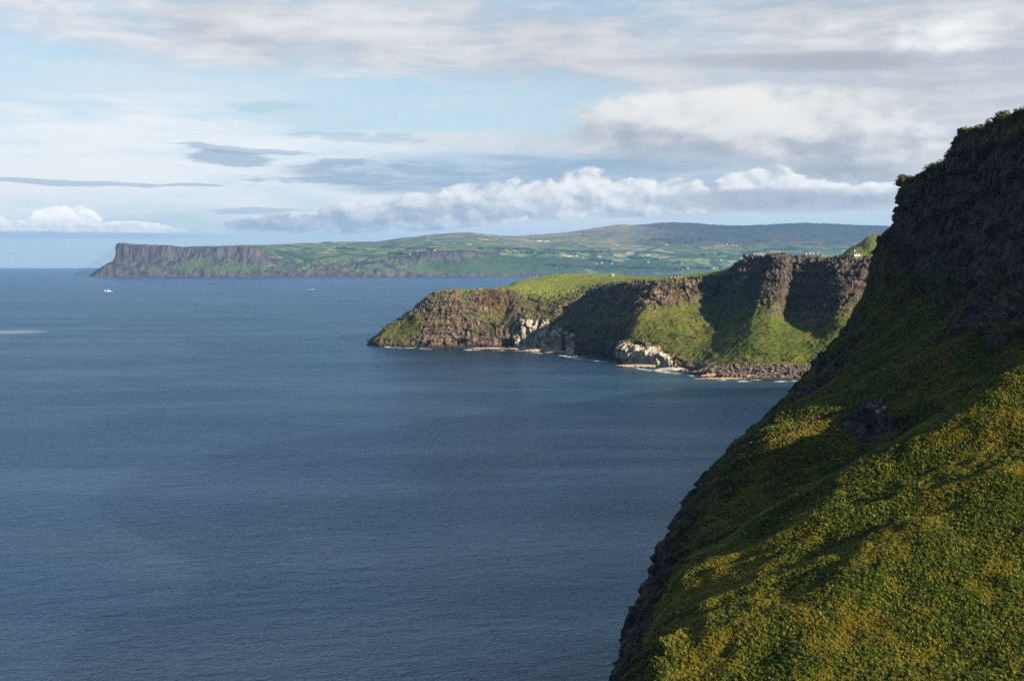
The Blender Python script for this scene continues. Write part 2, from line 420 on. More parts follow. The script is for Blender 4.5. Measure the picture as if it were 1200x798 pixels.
def make_far():
    # px, shore py, talus, cliff foot, cliff top, field a, field b, skyline | rock at foot..top, wood
    T = [  # px     shore   2      3      4      5      6      7     rk2  rk3  rk4  wood moor dark
        (104.0, 325.0, 324.8, 324.6, 324.4, 324.3, 324.2, 324.2, .7, .7, .7, 0, 0, 0),
        (120.0, 325.0, 318.5, 314.5, 313.6, 313.4, 313.3, 313.2, .7, .7, .7, 0, 0, 0),
        (135.5, 325.0, 314.0, 304.6, 303.4, 303.2, 303.0, 303.0, .6, .7, .8, 0, 0, 0),
        (137.5, 325.0, 313.5, 303.0, 286.8, 286.6, 286.7, 286.8, .55, .8, 1, 0, .3, 0),
        (155.0, 325.0, 313.0, 303.4, 287.0, 286.9, 287.0, 287.2, .6, .8, 1, 0, .4, 0),
        (180.0, 325.0, 313.0, 304.2, 288.0, 287.7, 287.8, 288.0, .55, .8, 1, 0, .4, 0),
        (207.0, 325.0, 313.0, 304.5, 290.0, 289.6, 289.5, 289.5, .45, .8, 1, .1, .4, 0),
        (214.0, 325.0, 312.0, 301.5, 291.4, 290.8, 290.4, 290.2, .3, .7, 1, .3, .4, 0),
        (235.0, 325.0, 312.0, 299.0, 291.6, 290.6, 290.0, 289.8, .3, .6, .8, .45, .3, 0),
        (262.0, 325.0, 313.0, 300.5, 290.2, 289.6, 289.3, 289.2, .4, .7, 1, .4, .3, 0),
        (300.0, 325.0, 313.0, 301.5, 290.2, 289.2, 288.5, 288.0, .4, .8, 1, .3, .3, 0),
        (318.0, 325.0, 315.0, 307.0, 298.0, 293.0, 290.0, 287.0, .5, .6, .5, .1, .2, 0),
        (345.0, 325.0, 317.0, 311.0, 304.5, 297.0, 291.0, 285.6, .5, .55, .35, .1, .1, 0),
        (385.0, 325.0, 317.0, 310.0, 303.5, 296.0, 290.0, 284.2, .5, .55, .3, .2, .1, 0),
        (440.0, 325.0, 316.0, 308.5, 302.0, 295.0, 289.0, 283.6, .5, .6, .35, .25, .2, 0),
        (470.0, 324.7, 315.0, 307.0, 299.0, 294.0, 286.5, 279.2, .4, .6, .7, .3, .3, 0),
        (500.0, 324.6, 314.5, 304.5, 295.6, 292.0, 284.0, 275.0, .2, .6, 1, .5, .4, 0),
        (550.0, 324.5, 314.5, 303.5, 295.8, 291.5, 283.0, 272.3, .0, .5, 1, .8, .4, 0),
        (575.0, 324.3, 314.5, 306.5, 300.0, 293.0, 283.5, 275.0, .0, .2, .5, .9, .5, 0),
        (610.0, 324.0, 315.5, 309.5, 303.5, 295.0, 285.5, 276.2, .0, .1, .1, .9, .7, 0),
        (660.0, 323.8, 317.0, 311.5, 305.0, 297.0, 285.0, 273.0, .0, .0, .0, .8, .9, 0),
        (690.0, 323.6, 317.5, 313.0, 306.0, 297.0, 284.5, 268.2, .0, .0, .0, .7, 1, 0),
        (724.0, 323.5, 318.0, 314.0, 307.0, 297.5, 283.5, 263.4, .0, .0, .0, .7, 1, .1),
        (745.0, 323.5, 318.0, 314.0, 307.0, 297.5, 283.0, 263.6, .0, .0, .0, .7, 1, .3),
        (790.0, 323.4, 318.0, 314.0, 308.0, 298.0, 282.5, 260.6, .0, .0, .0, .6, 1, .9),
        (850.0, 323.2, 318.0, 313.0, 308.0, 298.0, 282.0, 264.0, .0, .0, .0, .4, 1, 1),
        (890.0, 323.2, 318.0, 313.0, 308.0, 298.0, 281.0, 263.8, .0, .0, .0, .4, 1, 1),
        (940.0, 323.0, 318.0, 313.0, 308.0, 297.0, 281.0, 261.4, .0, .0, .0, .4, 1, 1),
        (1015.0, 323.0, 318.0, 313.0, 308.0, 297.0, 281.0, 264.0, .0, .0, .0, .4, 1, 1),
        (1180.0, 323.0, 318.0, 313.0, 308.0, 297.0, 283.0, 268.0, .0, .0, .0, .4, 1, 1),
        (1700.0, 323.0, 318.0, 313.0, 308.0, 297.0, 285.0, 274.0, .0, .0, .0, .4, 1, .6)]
    net = []
    for (px, s, a, b, c, d, e, f, r2, r3, r4, wd, mo, dk) in T:
        Y = 150000.0 / (s - HOR)
        tip = px < 137
        k = 0.12 if tip else 1.0
        ys = [Y, Y + 90 * k, Y + 200 * k, Y + (235 if r4 > .7 else 420) * k, Y + 900 * k, Y + 2200 * k, Y + 4600 * k]
        row = [(*Wz(px, Y - 150, -4.5), .5, 0, 0, 0)]
        zero = [0, r2, r3, r4, 0, 0, 0]
        for i, (py, yy) in enumerate(zip((s, a, b, c, d, e, f), ys)):
            pt = Wz(px, yy, 0.0) if i == 0 else W(px, py, yy)
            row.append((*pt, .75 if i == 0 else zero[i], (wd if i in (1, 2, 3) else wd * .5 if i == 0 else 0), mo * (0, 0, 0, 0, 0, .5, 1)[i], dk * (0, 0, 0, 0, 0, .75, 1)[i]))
        bx, by, bz = row[-1][:3]
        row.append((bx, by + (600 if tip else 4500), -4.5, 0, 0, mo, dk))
        net.append(row)
    nu = [min(250, max(4, int((T[i + 1][0] - T[i][0]) * 1.25))) for i in range(len(T) - 1)]
    nv = [3, 18, 18, 24, 14, 26, 40, 8]
    N = net_surface(net, nu, nv)
    P, at = N[..., :3].copy(), N[..., 3:]
    x, y, z = P[..., 0], P[..., 1], P[..., 2]
    n = grid_normals(box_blur(P, 3)); 
    if n[..., 2].mean() < 0: n = -n
    rock = np.clip(at[..., 0], 0, 1)
    cv, _ = cells(x / 38 + fbm(x / 90, y / 90, z / 120, 2, 3), y / 60, z / 70 * 0, 5)
    cv2, _ = cells(x / 16, y / 25, z * 0, 9)
    ins = np.clip(np.abs(z) / 25, 0, 1) 
    edge = np.ones(P.shape[:2]); edge[:, -1] = 0
    dr = (cv * 13 + cv2 * 7 + fbm(x / 50, y / 50, z / 60, 4, 21) * 10) * rock * np.where(np.arange(P.shape[1])[None, :] > 62, .35, 1.0)
    dg = fbm(x / 260, y / 420, z / 200, 5, 31) * 16 * (1 - rock) * np.clip(1.25 - at[..., 2], .3, 1) + fbm(x / 70, y / 90, z / 80, 4, 41) * 7 * (1 - rock)
    d = (dr * 0.8 + dg) * ins * edge
    P = P + n * d[..., None]
    P[..., 2] = np.where(z <= 0, z, np.maximum(P[..., 2], -2))
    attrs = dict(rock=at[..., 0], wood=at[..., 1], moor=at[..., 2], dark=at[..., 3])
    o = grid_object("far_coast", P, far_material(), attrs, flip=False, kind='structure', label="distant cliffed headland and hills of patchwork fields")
    return P
FAR = make_far()

# ------------------------------------------------------------------ headland across the bay
def headland_material():
    m, g = material("headland_rock_and_grass")
    p = g.pos(); x, y, z = g.sep(p); nz = g.nz()
    rock = g.attr('rock'); chalk = g.attr('chalk'); red = g.attr('red'); lush = g.attr('lush'); scree = g.attr('scree')
    n1 = g.noise(g.vmul(p, (0.05, 0.05, 0.05)), 1, 6, 0.62)
    n2 = g.noise(g.vmul(p, (0.22, 0.22, 0.22)), 1, 6, 0.65)
    cols = g.noise(g.vmul(p, (0.30, 0.30, 0.075)), 1, 7, 0.68)
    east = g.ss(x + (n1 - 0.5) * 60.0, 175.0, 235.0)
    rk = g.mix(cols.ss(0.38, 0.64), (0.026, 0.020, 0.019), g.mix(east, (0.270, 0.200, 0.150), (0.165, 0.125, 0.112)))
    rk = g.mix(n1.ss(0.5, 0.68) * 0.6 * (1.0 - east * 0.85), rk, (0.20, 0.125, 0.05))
    rk = g.mix(n2.ss(0.56, 0.66) * 0.8, rk, (0.020, 0.017, 0.017))          # ochre lichen
    rk = g.mix(red * n2.ss(0.35, 0.6), rk, (0.20, 0.075, 0.055))
    rk = g.mix(g.ss(chalk + (n2 - 0.5) * 0.9 + (cols - 0.5) * 0.7, 0.42, 0.56), rk, g.mix(n2.ss(0.35, 0.65), (0.27, 0.22, 0.165), (0.64, 0.56, 0.45)))
    wet = g.ss(z + (n2 - 0.5) * 5.0, 5.5, 2.0) * (1.0 - chalk).clamp()
    rk = g.mix(wet * 0.8, rk, (0.022, 0.019, 0.017))
    sc_ = g.mix(n2.ss(0.3, 0.7), (0.06, 0.048, 0.044), (0.21, 0.165, 0.142))
    gr = g.mix(n1.ss(0.35, 0.65), (0.080, 0.095, 0.015), (0.165, 0.155, 0.028))
    gr = g.mix(n2.ss(0.55, 0.70) * 0.5, gr, (0.04, 0.06, 0.012))
    gr = g.mix(lush * g.noise(g.vmul(p, (0.03, 0.03, 0.03)), 1, 5, .6).ss(0.35, 0.6), gr, g.mix(n2.ss(0.4, 0.6), (0.035, 0.068, 0.008), (0.095, 0.135, 0.017)))
    top = g.attr('turf')
    gr = g.mix(top, gr, g.mix(n1.ss(0.35, 0.62), (0.17, 0.23, 0.025), (0.22, 0.23, 0.04)))
    steep = g.ss(nz, 0.62, 0.30)
    rmask = g.ss(rock * 0.75 + steep * 0.45 + (n1 - 0.5) * 0.9 + (n2 - 0.5) * 0.9, 0.46, 0.60)
    rmask = g.math('MAXIMUM', rmask, g.ss(chalk, 0.5, 0.7))
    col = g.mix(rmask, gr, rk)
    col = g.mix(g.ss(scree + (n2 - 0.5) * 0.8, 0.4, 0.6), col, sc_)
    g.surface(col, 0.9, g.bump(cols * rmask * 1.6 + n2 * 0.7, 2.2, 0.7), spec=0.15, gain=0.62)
    return m
def make_headland():
    D = {'rock': (.6, .75, .8, .8, .9, 1, .7, 0, 0, 0, 0)}
    # every row: (shore px, py), then points 2..8 as (px, py, Y); then attribute rows over points 1..6
    T = [
     ((430, 404.6), (430, 403.8, 1559), (430.5, 403.4, 1562), (431, 403.2, 1566), (431, 403, 1570), (431.5, 403, 1574), (432, 403, 1580), (432, 403, 1590), 'A0'),
     ((444, 406.0), (445, 397, 1538), (448, 391, 1549), (449, 389, 1555), (450, 387, 1561), (451, 386, 1567), (452, 385.4, 1578), (453, 385.4, 1592), 'A0'),
     ((474, 407.0), (474, 399, 1524), (473, 390, 1535), (472, 383, 1545), (474, 376, 1553), (477, 368, 1562), (479, 366.8, 1578), (481, 366.5, 1604), 'A1'),
     ((505, 407.5), (505, 400, 1514), (505, 388, 1522), (505, 374, 1531), (505, 358, 1539), (506, 344.5, 1547), (508, 342.8, 1572), (510, 342.2, 1622), 'A'),
     ((545, 408.0), (545, 402, 1506), (545, 388, 1514), (545, 372, 1522), (545, 355, 1531), (545, 342.0, 1541), (545, 340.2, 1582), (545, 339.6, 1642), 'A'),
     ((588, 408.6), (588, 403, 1498), (588, 386, 1506), (588, 370, 1519), (588, 353, 1530), (588, 341.0, 1541), (590, 337.2, 1592), (591, 335.8, 1652), 'Ar'),
     ((606, 409.2), (606, 403.5, 1489), (606, 387, 1496), (606, 369, 1506), (606, 354, 1520), (606, 342.0, 1534), (606, 334.0, 1600), (606, 329.3, 1700), 'Aw'),
     ((625, 410.5), (625, 404, 1481), (625, 388, 1487), (625, 369, 1494), (625, 357, 1508), (625, 346.5, 1526), (626, 334.5, 1612), (626, 325.4, 1735), 'Aw'),
     ((650, 413.0), (650, 404.5, 1460), (650, 392, 1467), (651, 374, 1477), (653, 360, 1490), (655, 350, 1510), (655, 335.0, 1625), (655, 321.6, 1760), 'Aw'),
     ((668, 415.5), (668, 404.5, 1452), (671, 394, 1462), (681, 377, 1474), (691, 358, 1490), (701, 338, 1518), (697, 330.0, 1650), (692, 321.0, 1780), 'B'),
     ((695, 418.5), (695, 409, 1396), (701, 398, 1402), (711, 378, 1410), (722, 356, 1422), (732, 334.0, 1440), (733, 329.0, 1600), (735, 323.0, 1800), 'B'),
     ((722, 422.5), (723, 413, 1336), (729, 394, 1343), (737, 370, 1349), (750, 352, 1354), (768, 332.0, 1360), (768, 328.0, 1500), (768, 324.6, 1800), 'B'),
     ((733, 425.0), (733, 409, 1292), (740, 392, 1310), (750, 370, 1330), (762, 351, 1343), (777, 330.5, 1354), (777, 327.5, 1500), (777, 324.4, 1790), 'C'),
     ((755, 428.5), (754, 408, 1266), (758, 396, 1290), (766, 369, 1328), (778, 350, 1345), (790, 328.5, 1357), (790, 326.0, 1500), (790, 323.8, 1770), 'C'),
     ((790, 432.0), (787, 416, 1232), (790, 398, 1275), (797, 364, 1330), (804, 347, 1345), (815, 326.4, 1358), (816, 323.5, 1480), (816, 321.4, 1690), 'C1'),
     ((815, 436.0), (811, 429, 1190), (815, 404, 1262), (830, 367, 1330), (838, 347, 1350), (849, 319.2, 1376), (850, 317.5, 1450), (849, 316.5, 1600), 'C2'),
     ((828, 440.0), (826, 434, 1148), (836, 406, 1243), (843, 387, 1286), (856, 346, 1330), (860, 311.0, 1348), (863, 308.0, 1430), (870, 306.0, 1520), 'D'),
     ((845, 442.0), (845, 436, 1130), (854, 408, 1205), (867, 377, 1276), (876, 341, 1310), (879, 305.0, 1328), (875, 304.0, 1400), (882, 303.4, 1500), 'D'),
     ((865, 443.0), (866, 437, 1126), (874, 407, 1182), (884, 370, 1258), (894, 343, 1276), (899, 305.0, 1304), (900, 304.0, 1380), (905, 303.2, 1500), 'D'),
     ((885, 443.5), (886, 438, 1124), (893, 407, 1174), (904, 371, 1248), (911, 344, 1266), (921, 304.5, 1290), (924, 303.4, 1380), (928, 302.8, 1500), 'D'),
     ((905, 444.0), (905, 438, 1121), (911, 409, 1170), (920, 374, 1262), (926, 345, 1288), (931, 305.0, 1312), (934, 303.4, 1400), (938, 302.6, 1500), 'D'),
     ((930, 443.5), (930, 438, 1119), (935, 411, 1164), (944, 382, 1242), (955, 349, 1266), (962, 304.2, 1288), (963, 302.8, 1400), (963, 302.0, 1500), 'D'),
     ((955, 443.0), (955, 438, 1119), (957, 413, 1152), (964, 389, 1206), (980, 350, 1232), (990, 304.0, 1260), (990, 302.6, 1350), (984, 299.5, 1520), 'D'),
     ((985, 442.0), (985, 436, 1126), (985, 405, 1164), (990, 381, 1190), (1000, 346, 1220), (1012, 304.0, 1250), (1011, 302.0, 1350), (1004, 286.0, 1560), 'D'),
     ((1060, 440.0), (1060, 434, 1150), (1060, 405, 1180), (1060, 380, 1205), (1060, 346, 1225), (1060, 303.0, 1250), (1060, 300.0, 1350), (1050, 272.0, 1600), 'D'),
     ((1330, 438.0), (1330, 430, 1170), (1330, 400, 1200), (1330, 380, 1220), (1330, 346, 1240), (1330, 300.0, 1270), (1330, 298.0, 1350), (1330, 268.0, 1600), 'D')]
    K = {  # attributes on points 0..10
      'A0': dict(rock=(.9, .9, .55, .15, .15, .3, .4, 0, 0, 0, 0)),
      'A1': dict(rock=(.9, .9, .6, .1, .15, .5, .6, 0, 0, 0, 0)),
      'A':  dict(rock=(.9, 1, 1, .85, .65, .75, .6, 0, 0, 0, 0)),
      'Ar': dict(rock=(.9, 1, 1, .8, .3, .75, .7, 0, 0, 0, 0), red=(0, 0, 0, 0, .2, 1, .4, 0, 0, 0, 0)),
      'Aw': dict(rock=(.9, 1, 1, .9, .55, .7, .5, 0, 0, 0, 0), chalk=(.6, .8, .68, .56, .15, 0, 0, 0, 0, 0, 0)),
      'B':  dict(rock=(.9, 1, 1, .8, .5, .75, .8, 0, 0, 0, 0)),
      'C':  dict(rock=(.9, 1, 1, .25, .3, .95, .9, 0, 0, 0, 0), chalk=(1, 1, .75, 0, 0, 0, 0, 0, 0, 0, 0)),
      'C1': dict(rock=(.9, 1, .5, .0, .15, .85, .9, 0, 0, 0, 0), chalk=(1, .9, .4, 0, 0, 0, 0, 0, 0, 0, 0), lush=(0, 0, 0, .6, .3, 0, 0, 0, 0, 0, 0)),
      'C2': dict(rock=(.9, 1, .5, 0, .2, .9, .9, 0, 0, 0, 0), scree=(.6, .8, .65, .2, 0, 0, 0, 0, 0, 0, 0), lush=(0, 0, 0, .5, .3, 0, 0, 0, 0, 0, 0)),
      'D':  dict(rock=(.9, 1, .5, 0, .25, .8, 1, 0, 0, 0, 0), scree=(.6, .9, .75, .0, 0, 0, 0, 0, 0, 0, 0), lush=(0, 0, 0, .9, .6, 0, 0, 0, 0, 0, 0))}
    names = ('rock', 'chalk', 'red', 'lush', 'scree')
    net = []
    for i, r in enumerate(T):
        (spx, spy), pts, key = r[0], r[1:8], r[8]
        Y = 150000.0 / (spy - HOR)
        at = [K[key].get(nm, (0,) * 11) for nm in names]
        row = [Wz(spx, Y - 14, -4.5), Wz(spx, Y, 0.0)] + [W(*q) for q in pts]
        bx, by, bz = row[-1]
        tail = 60 if i < 2 else 120
        row.append((bx * 1.06, by + tail, max(bz - tail * .15, 0) if i > 2 else bz * .5))
        row.append((bx * 1.1, by + tail * 2.6, -4.5))
        net.append([(*row[j], *[a[j] for a in at]) for j in range(11)])
    nu = []
    for i in range(len(T) - 1):
        dx = abs(T[i + 1][5][0] - T[i][5][0]) + abs(T[i + 1][5][2] - T[i][5][2]) * .35
        nu.append(int(np.clip(dx * 1.9, 10, 90)) if i < 23 else 24)
    nv = [3, 18, 36, 38, 36, 46, 14, 22, 10, 6]
    N = net_surface(net, nu, nv, 0.25)
    P, at = N[..., :3].copy(), np.clip(N[..., 3:], 0, 1)
    vi = np.concatenate([np.linspace(i, i + 1, n_, endpoint=False) for i, n_ in enumerate(nv)] + [[len(nv)]])[None, :].repeat(P.shape[0], 0)
    x, y, z = P[..., 0], P[..., 1], P[..., 2]
    n = grid_normals(box_blur(P, 5))
    if n[:, 120:160, 1].mean() > 0: n = -n
    rock = at[..., 0]
    cliff = np.clip(rock * 1.3 - .25, 0, 1) * np.clip((7.0 - vi) * 2, 0, 1)
    wx = fbm(x / 18, y / 18, z / 30, 3, 2) * 6; wy = fbm(x / 18, y / 18, z / 30, 3, 6) * 6
    c1, d1 = cells((x + wx) / 13, (y + wy) / 13, z / 34 + fbm(x / 30, y / 30, z * 0, 2, 4) * .6, 15)
    c2, d2 = cells((x + wx * .5) / 4.6, (y + wy * .5) / 4.6, z / 15 + .3, 25)
    big = fbm(x / 34, y / 34, z / 80, 3, 51)
    rid = fbm(x / 9, y / 9, z / 26, 4, 61, .55, True)
    tall = np.clip((vi - 4.0), 0, 1) * np.clip((x - 190) / 40, 0, 1)                   # the high basalt wall on the right
    tz = z / 11 + fbm(x / 45, y / 45, z / 90, 3, 53) * 1.3 + c1 * .1; tf = tz - np.floor(tz)
    d = cliff * ((tf - .5) * -2.4 + c1 * 3.0 + c2 * 1.5 + big * 5.0 + rid * 1.9 + (d2 - .45) * -1.6)
    gully = fbm(x / 22, y / 60, z / 60, 4, 71, .5, True)
    d += (1 - cliff) * np.clip(z / 6, 0, 1) * (fbm(x / 16, y / 16, z / 16, 4, 81) * 1.5 + gully * 1.2 * (vi < 6) + fbm(x / 4, y / 4, z / 4, 3, 85) * .75 * np.where(vi > 6.2, .3, 1.0))
    # chalk crags
    ch = np.clip(at[..., 1] * 1.6 - .4, 0, 1)
    d += ch * (fbm(x / 8, y / 8, z / 12, 4, 91, .55, True) * 3.5)
    # white chalk pillars in the lower cliff, and chalk along the foot of the green spur
    pxx = CXP + x / np.maximum(y, 1) * F + fbm(x / 7, y / 7, z / 14, 3, 97) * 3.5
    pil = np.zeros(x.shape)
    for cx, cw, zt in ((618.5, 7.5, 36), (628.5, 2.6, 36), (639, 4.6, 36), (653, 5.5, 27), (647, 3, 17), (668, 6, 22), (735, 8, 20), (748, 10, 18), (765, 10, 18), (780, 8, 12)):
        pil = np.maximum(pil, np.exp(-((pxx - cx) / cw) ** 4) * np.clip((zt - z) / 4, 0, 1))
    pil *= (vi < 5) & (vi > .6)
    at[..., 1] = np.maximum(at[..., 1] * .8, pil)
    d += pil * 3.2
    # sea caves at the foot of the lit face
    for cx, cw, chh, dp in ((593, 9, 11, 26), (612, 2.5, 16, 8), (622, 4, 20, 9), (652, 10, 8, 16), (690, 14, 7, 14), (664, 6, 9, 14)):
        cxw = (cx - CXP) * y / F; ww = cw * y / F
        d -= dp * np.exp(-((x - cxw) / ww) ** 4) * np.clip(1 - (z / chh) ** 2, 0, 1) * (z > 1.5) * (vi < 4)
    P = P + n * d[..., None] * np.clip((z + 1) / 4, 0, 1)[..., None]
    P[:, 1:2, 2] = np.minimum(P[:, 1:2, 2], 0.4)
    lip = np.clip(1 - np.abs(vi - 6.3) / 1.0, 0, 1)
    P[..., 2] += (fbm(x / 6, y / 6, z * 0, 3, 95) * 1.0 + c2 * .5) * lip * (z > 20)
    turf = np.clip((vi - 5.9) * 3, 0, 1)
    attrs = {nm: at[..., i] for i, nm in enumerate(names)}; attrs['turf'] = turf
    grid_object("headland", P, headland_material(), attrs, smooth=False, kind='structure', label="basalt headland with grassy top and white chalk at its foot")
    return P
HEAD = make_headland()

# ------------------------------------------------------------------ near cliff slope
def slope_material():
    m, g = material("near_slope_turf_and_rock")
    p = g.pos(); x, y, z = g.sep(p); nz = g.nz()
    rock = g.attr('rock')
    n1 = g.noise(g.vmul(p, (0.09, 0.09, 0.09)), 1, 5, 0.6)
    n2 = g.noise(g.vmul(p, (0.8, 0.8, 0.8)), 1, 6, 0.65)
    n3 = g.noise(g.vmul(p, (3.5, 3.5, 3.5)), 1, 4, 0.6)
    cols = g.noise(g.vmul(p, (0.75, 0.75, 0.18)), 1, 7, 0.68)
    rk = g.mix(cols.ss(0.36, 0.68), (0.022, 0.019, 0.021), (0.18, 0.150, 0.14))
    rk = g.mix(n2.ss(0.60, 0.70) * 0.8, rk, (0.46, 0.42, 0.38))
    gr = g.mix(n1.ss(0.35, 0.65), (0.030, 0.042, 0.008), (0.075, 0.072, 0.013))
    gr = g.mix(n2.ss(0.45, 0.65), gr, (0.03, 0.038, 0.008))
    gr = g.mix(n3.ss(0.5, 0.7) * 0.6, gr, (0.085, 0.06, 0.022))
    rmask = g.ss(rock * 0.8 + g.ss(nz, 0.6, 0.25) * 0.35 + (n1 - 0.5) * 1.1 + (n2 - 0.5) * 0.8, 0.50, 0.62)
    col = g.mix(rmask, gr, rk)
    g.surface(col, 0.92, g.bump(n2 * 0.6 + n3 * 0.25 + cols * rmask * 0.6, 0.5, 0.9), spec=0.12, gain=0.40)
    return m
def make_near():
    def st(Y, pix=None, xz=None):
        return [W(a, b, Y) if c == 'p' else (a, Y, b) for (a, b, c) in pix]
    T = [
     (-160, [(-60, -4.5, 0), (-30, 70, 0), (-10, 92, 0), (40, 98, 0), (90, 104, 0), (150, 108, 0), (200, 112, 0), (240, 116, 0), (300, 118, 0), (600, 130, 0)]),
     (-8, [(-60, -4.5, 0), (-16, 72, 0), (-6, 94, 0), (3, 98.2, 0), (70, 101, 0), (130, 106, 0), (190, 112, 0), (235, 118, 0), (300, 122, 0), (600, 135, 0)]),
     (8, [(-50, -4.5, 0), (-14, 60, 0), (-4, 86, 0), (6, 93, 0), (75, 97, 0), (135, 102, 0), (195, 110, 0), (230, 118, 0), (300, 123, 0), (600, 135, 0)]),
     (55, [(-30, -4.5, 0), (-4, 30, 0), (16, 44, 0), (44, 50, 0), (85, 62, 0), (140, 82, 0), (190, 104, 0), (215, 120, 0), (300, 126, 0), (600, 138, 0)]),
     (85, [(-24, -4.5, 0), (0, 30, 0), (17, 38, 0), (42, 46, 0), (72, 55, 0), (116, 74, 0), (160, 98, 0), (196, 118, 0), (300, 130, 0), (600, 140, 0)]),
     (110, [(-20, -4.5, 0), (2, 42, 0), (18, 48, 0), (42, 56, 0), (70, 64, 0), (114, 79, 0), (152, 99, 0), (186, 118, 0), (300, 130, 0), (600, 140, 0)]),
     (140, [(-12, -4.5, 0), (12.5, 51.5, 0), (22, 57, 0), (45, 66, 0), (72, 76, 0), (112, 85, 0), (148, 101, 0), (180, 122, 0), (300, 135, 0), (600, 142, 0)]),
     (170, [(0, -4.5, 0), (19.5, 54, 0), (26, 61.5, 0), (50, 75, 0), (76, 88, 0), (114, 90, 0), (148, 104, 0), (174, 128, 0), (300, 139, 0), (600, 145, 0)]),
     (188, [(4, -4.5, 0), (18.5, 44, 0), (27, 55, 0), (52, 69, 0), (79, 82, 0), (108, 90, 0), (136, 108, 0), (152, 133, 0), (300, 141, 0), (600, 146, 0)]),
     (212, [(8, -4.5, 0), (21, 44, 0), (32, 53, 0), (54, 62.5, 0), (82, 77, 0), (106, 93, 0), (120, 113, 0), (130, 133, 0), (300, 142, 0), (600, 147, 0)]),
     (248, [(14, -4.5, 0), (31, 45, 0), (40.5, 59.5, 0), (58, 70.5, 0), (82, 83, 0), (101, 97, 0), (109, 115, 0), (114, 133, 0), (300, 142, 0), (600, 148, 0)]),
     (285, [(748, 865, 'p'), (806, 610, 'p'), (854, 532, 'p'), (956, 462, 'p'), (1063, 395, 'p'), (1147, 324, 'p'), (1189, 218, 'p'), (1208, 130, 'p'), (300, 143, 0), (600, 149, 0)]),
     (318, [(800, 800, 'p'), (838, 640, 'p'), (866, 522, 'p'), (967, 446, 'p'), (1046, 380, 'p'), (1105, 315, 'p'), (1142, 225, 'p'), (1152, 145, 'p'), (300, 144, 0), (600, 149, 0)]),
     (332, [(815, 780, 'p'), (846, 640, 'p'), (872, 521, 'p'), (962, 446, 'p'), (1042, 370, 'p'), (1088, 305, 'p'), (1112, 232, 'p'), (1120, 160, 'p'), (1170, 150, 'p'), (600, 149, 0)]),
     (345, [(822, 765, 'p'), (850, 640, 'p'), (880, 520, 'p'), (959, 444, 'p'), (1044, 360, 'p'), (1080, 295, 'p'), (1104, 238, 'p'), (1110, 184, 'p'), (1170, 150, 'p'), (600, 149, 0)]),
     (385, [(848, 710, 'p'), (862, 640, 'p'), (892, 512, 'p'), (957, 436, 'p'), (1021, 354, 'p'), (1031, 284, 'p'), (1056, 250, 'p'), (1059, 212, 'p'), (1100, 196, 'p'), (600, 147, 0)]),
     (450, [(895, 655, 'p'), (905, 600, 'p'), (930, 515, 'p'), (980, 440, 'p'), (1035, 360, 'p'), (1062, 295, 'p'), (1085, 258, 'p'), (1092, 225, 'p'), (1140, 212, 'p'), (600, 143, 0)]),
     (560, [(1100, 588, 'p'), (1105, 560, 'p'), (1125, 500, 'p'), (1160, 440, 'p'), (1200, 370, 'p'), (1220, 310, 'p'), (1230, 270, 'p'), (1240, 240, 'p'), (1280, 232, 'p'), (600, 138, 0)]),
     (760, [(1300, 520, 'p'), (1305, 500, 'p'), (1325, 470, 'p'), (1340, 430, 'p'), (1360, 380, 'p'), (1370, 320, 'p'), (1380, 290, 'p'), (1390, 270, 'p'), (1420, 262, 'p'), (650, 130, 0)])]
    net = []
    rk = (.8, .75, .3, .05, .1, .75, 1, 1, 0, 0)
    for Y, pts in T:
        row = st(Y, pts)
        lx, ly, lz = row[7]; row[8] = (lx + 16, ly, lz + 1.5); row[9] = (lx + 260, ly, lz + 8)
        x0, y0, _ = row[0]; row[0] = (x0, y0, -4.5)
        r = list(rk)
        if Y < 180: r = [.8, .6, .0, .0, .0, .3, .7, .8, 0, 0]
        elif Y < 300: r[1] = .95; r[2] = .4
        net.append([(*q, r[j]) for j, q in enumerate(row)])
    dens = {85: 40, 110: 80, 140: 80, 170: 54, 188: 60, 212: 70, 248: 70, 285: 60, 318: 30, 332: 30, 345: 64, 385: 50, 450: 30, 560: 20}
    nu = [dens.get(T[i][0], 24) for i in range(len(T) - 1)]
    nv = [40, 60, 70, 70, 60, 60, 50, 24, 8]
    N = net_surface(net, nu, nv, 0.45, 6)
    P, rock = N[..., :3].copy(), np.clip(N[..., 3], 0, 1)
    vi = np.concatenate([np.linspace(i, i + 1, n_, endpoint=False) for i, n_ in enumerate(nv)] + [[len(nv)]])[None, :].repeat(P.shape[0], 0)
    x, y, z = P[..., 0], P[..., 1], P[..., 2]
    n = grid_normals(box_blur(P, 6))
    if n[..., 2].mean() < 0: n = -n
    crop = np.clip((fbm(x / 13, y / 13, z / 9, 4, 431) - .10) * 5, 0, 1) * np.clip((y - 195) / 20, 0, 1) * (vi > .9) * (vi < 5.2)
    rock = np.clip(np.maximum(rock, crop * .8), 0, 1)
    wx = fbm(x / 6, y / 6, z / 10, 3, 2) * 2.2; wy = fbm(x / 6, y / 6, z / 10, 3, 6) * 2.2
    c1, d1 = cells((x + wx) / 5.0, (y + wy) / 5.0, z / 6.5 + fbm(x / 12, y / 12, z * 0, 2, 4) * .6, 115)
    c2, d2 = cells((x + wx * .5) / 1.7, (y + wy * .5) / 1.7, z / 2.4 + .3, 125)
    patch = np.clip(rock * 1.3 - .2 + fbm(x / 9, y / 9, z / 9, 3, 131) * .5, 0, 1) * (rock > .05)
    tz = z / 5.5 + fbm(x / 20, y / 20, z / 60, 3, 143) * 1.6 + c1 * .12; tf = tz - np.floor(tz)
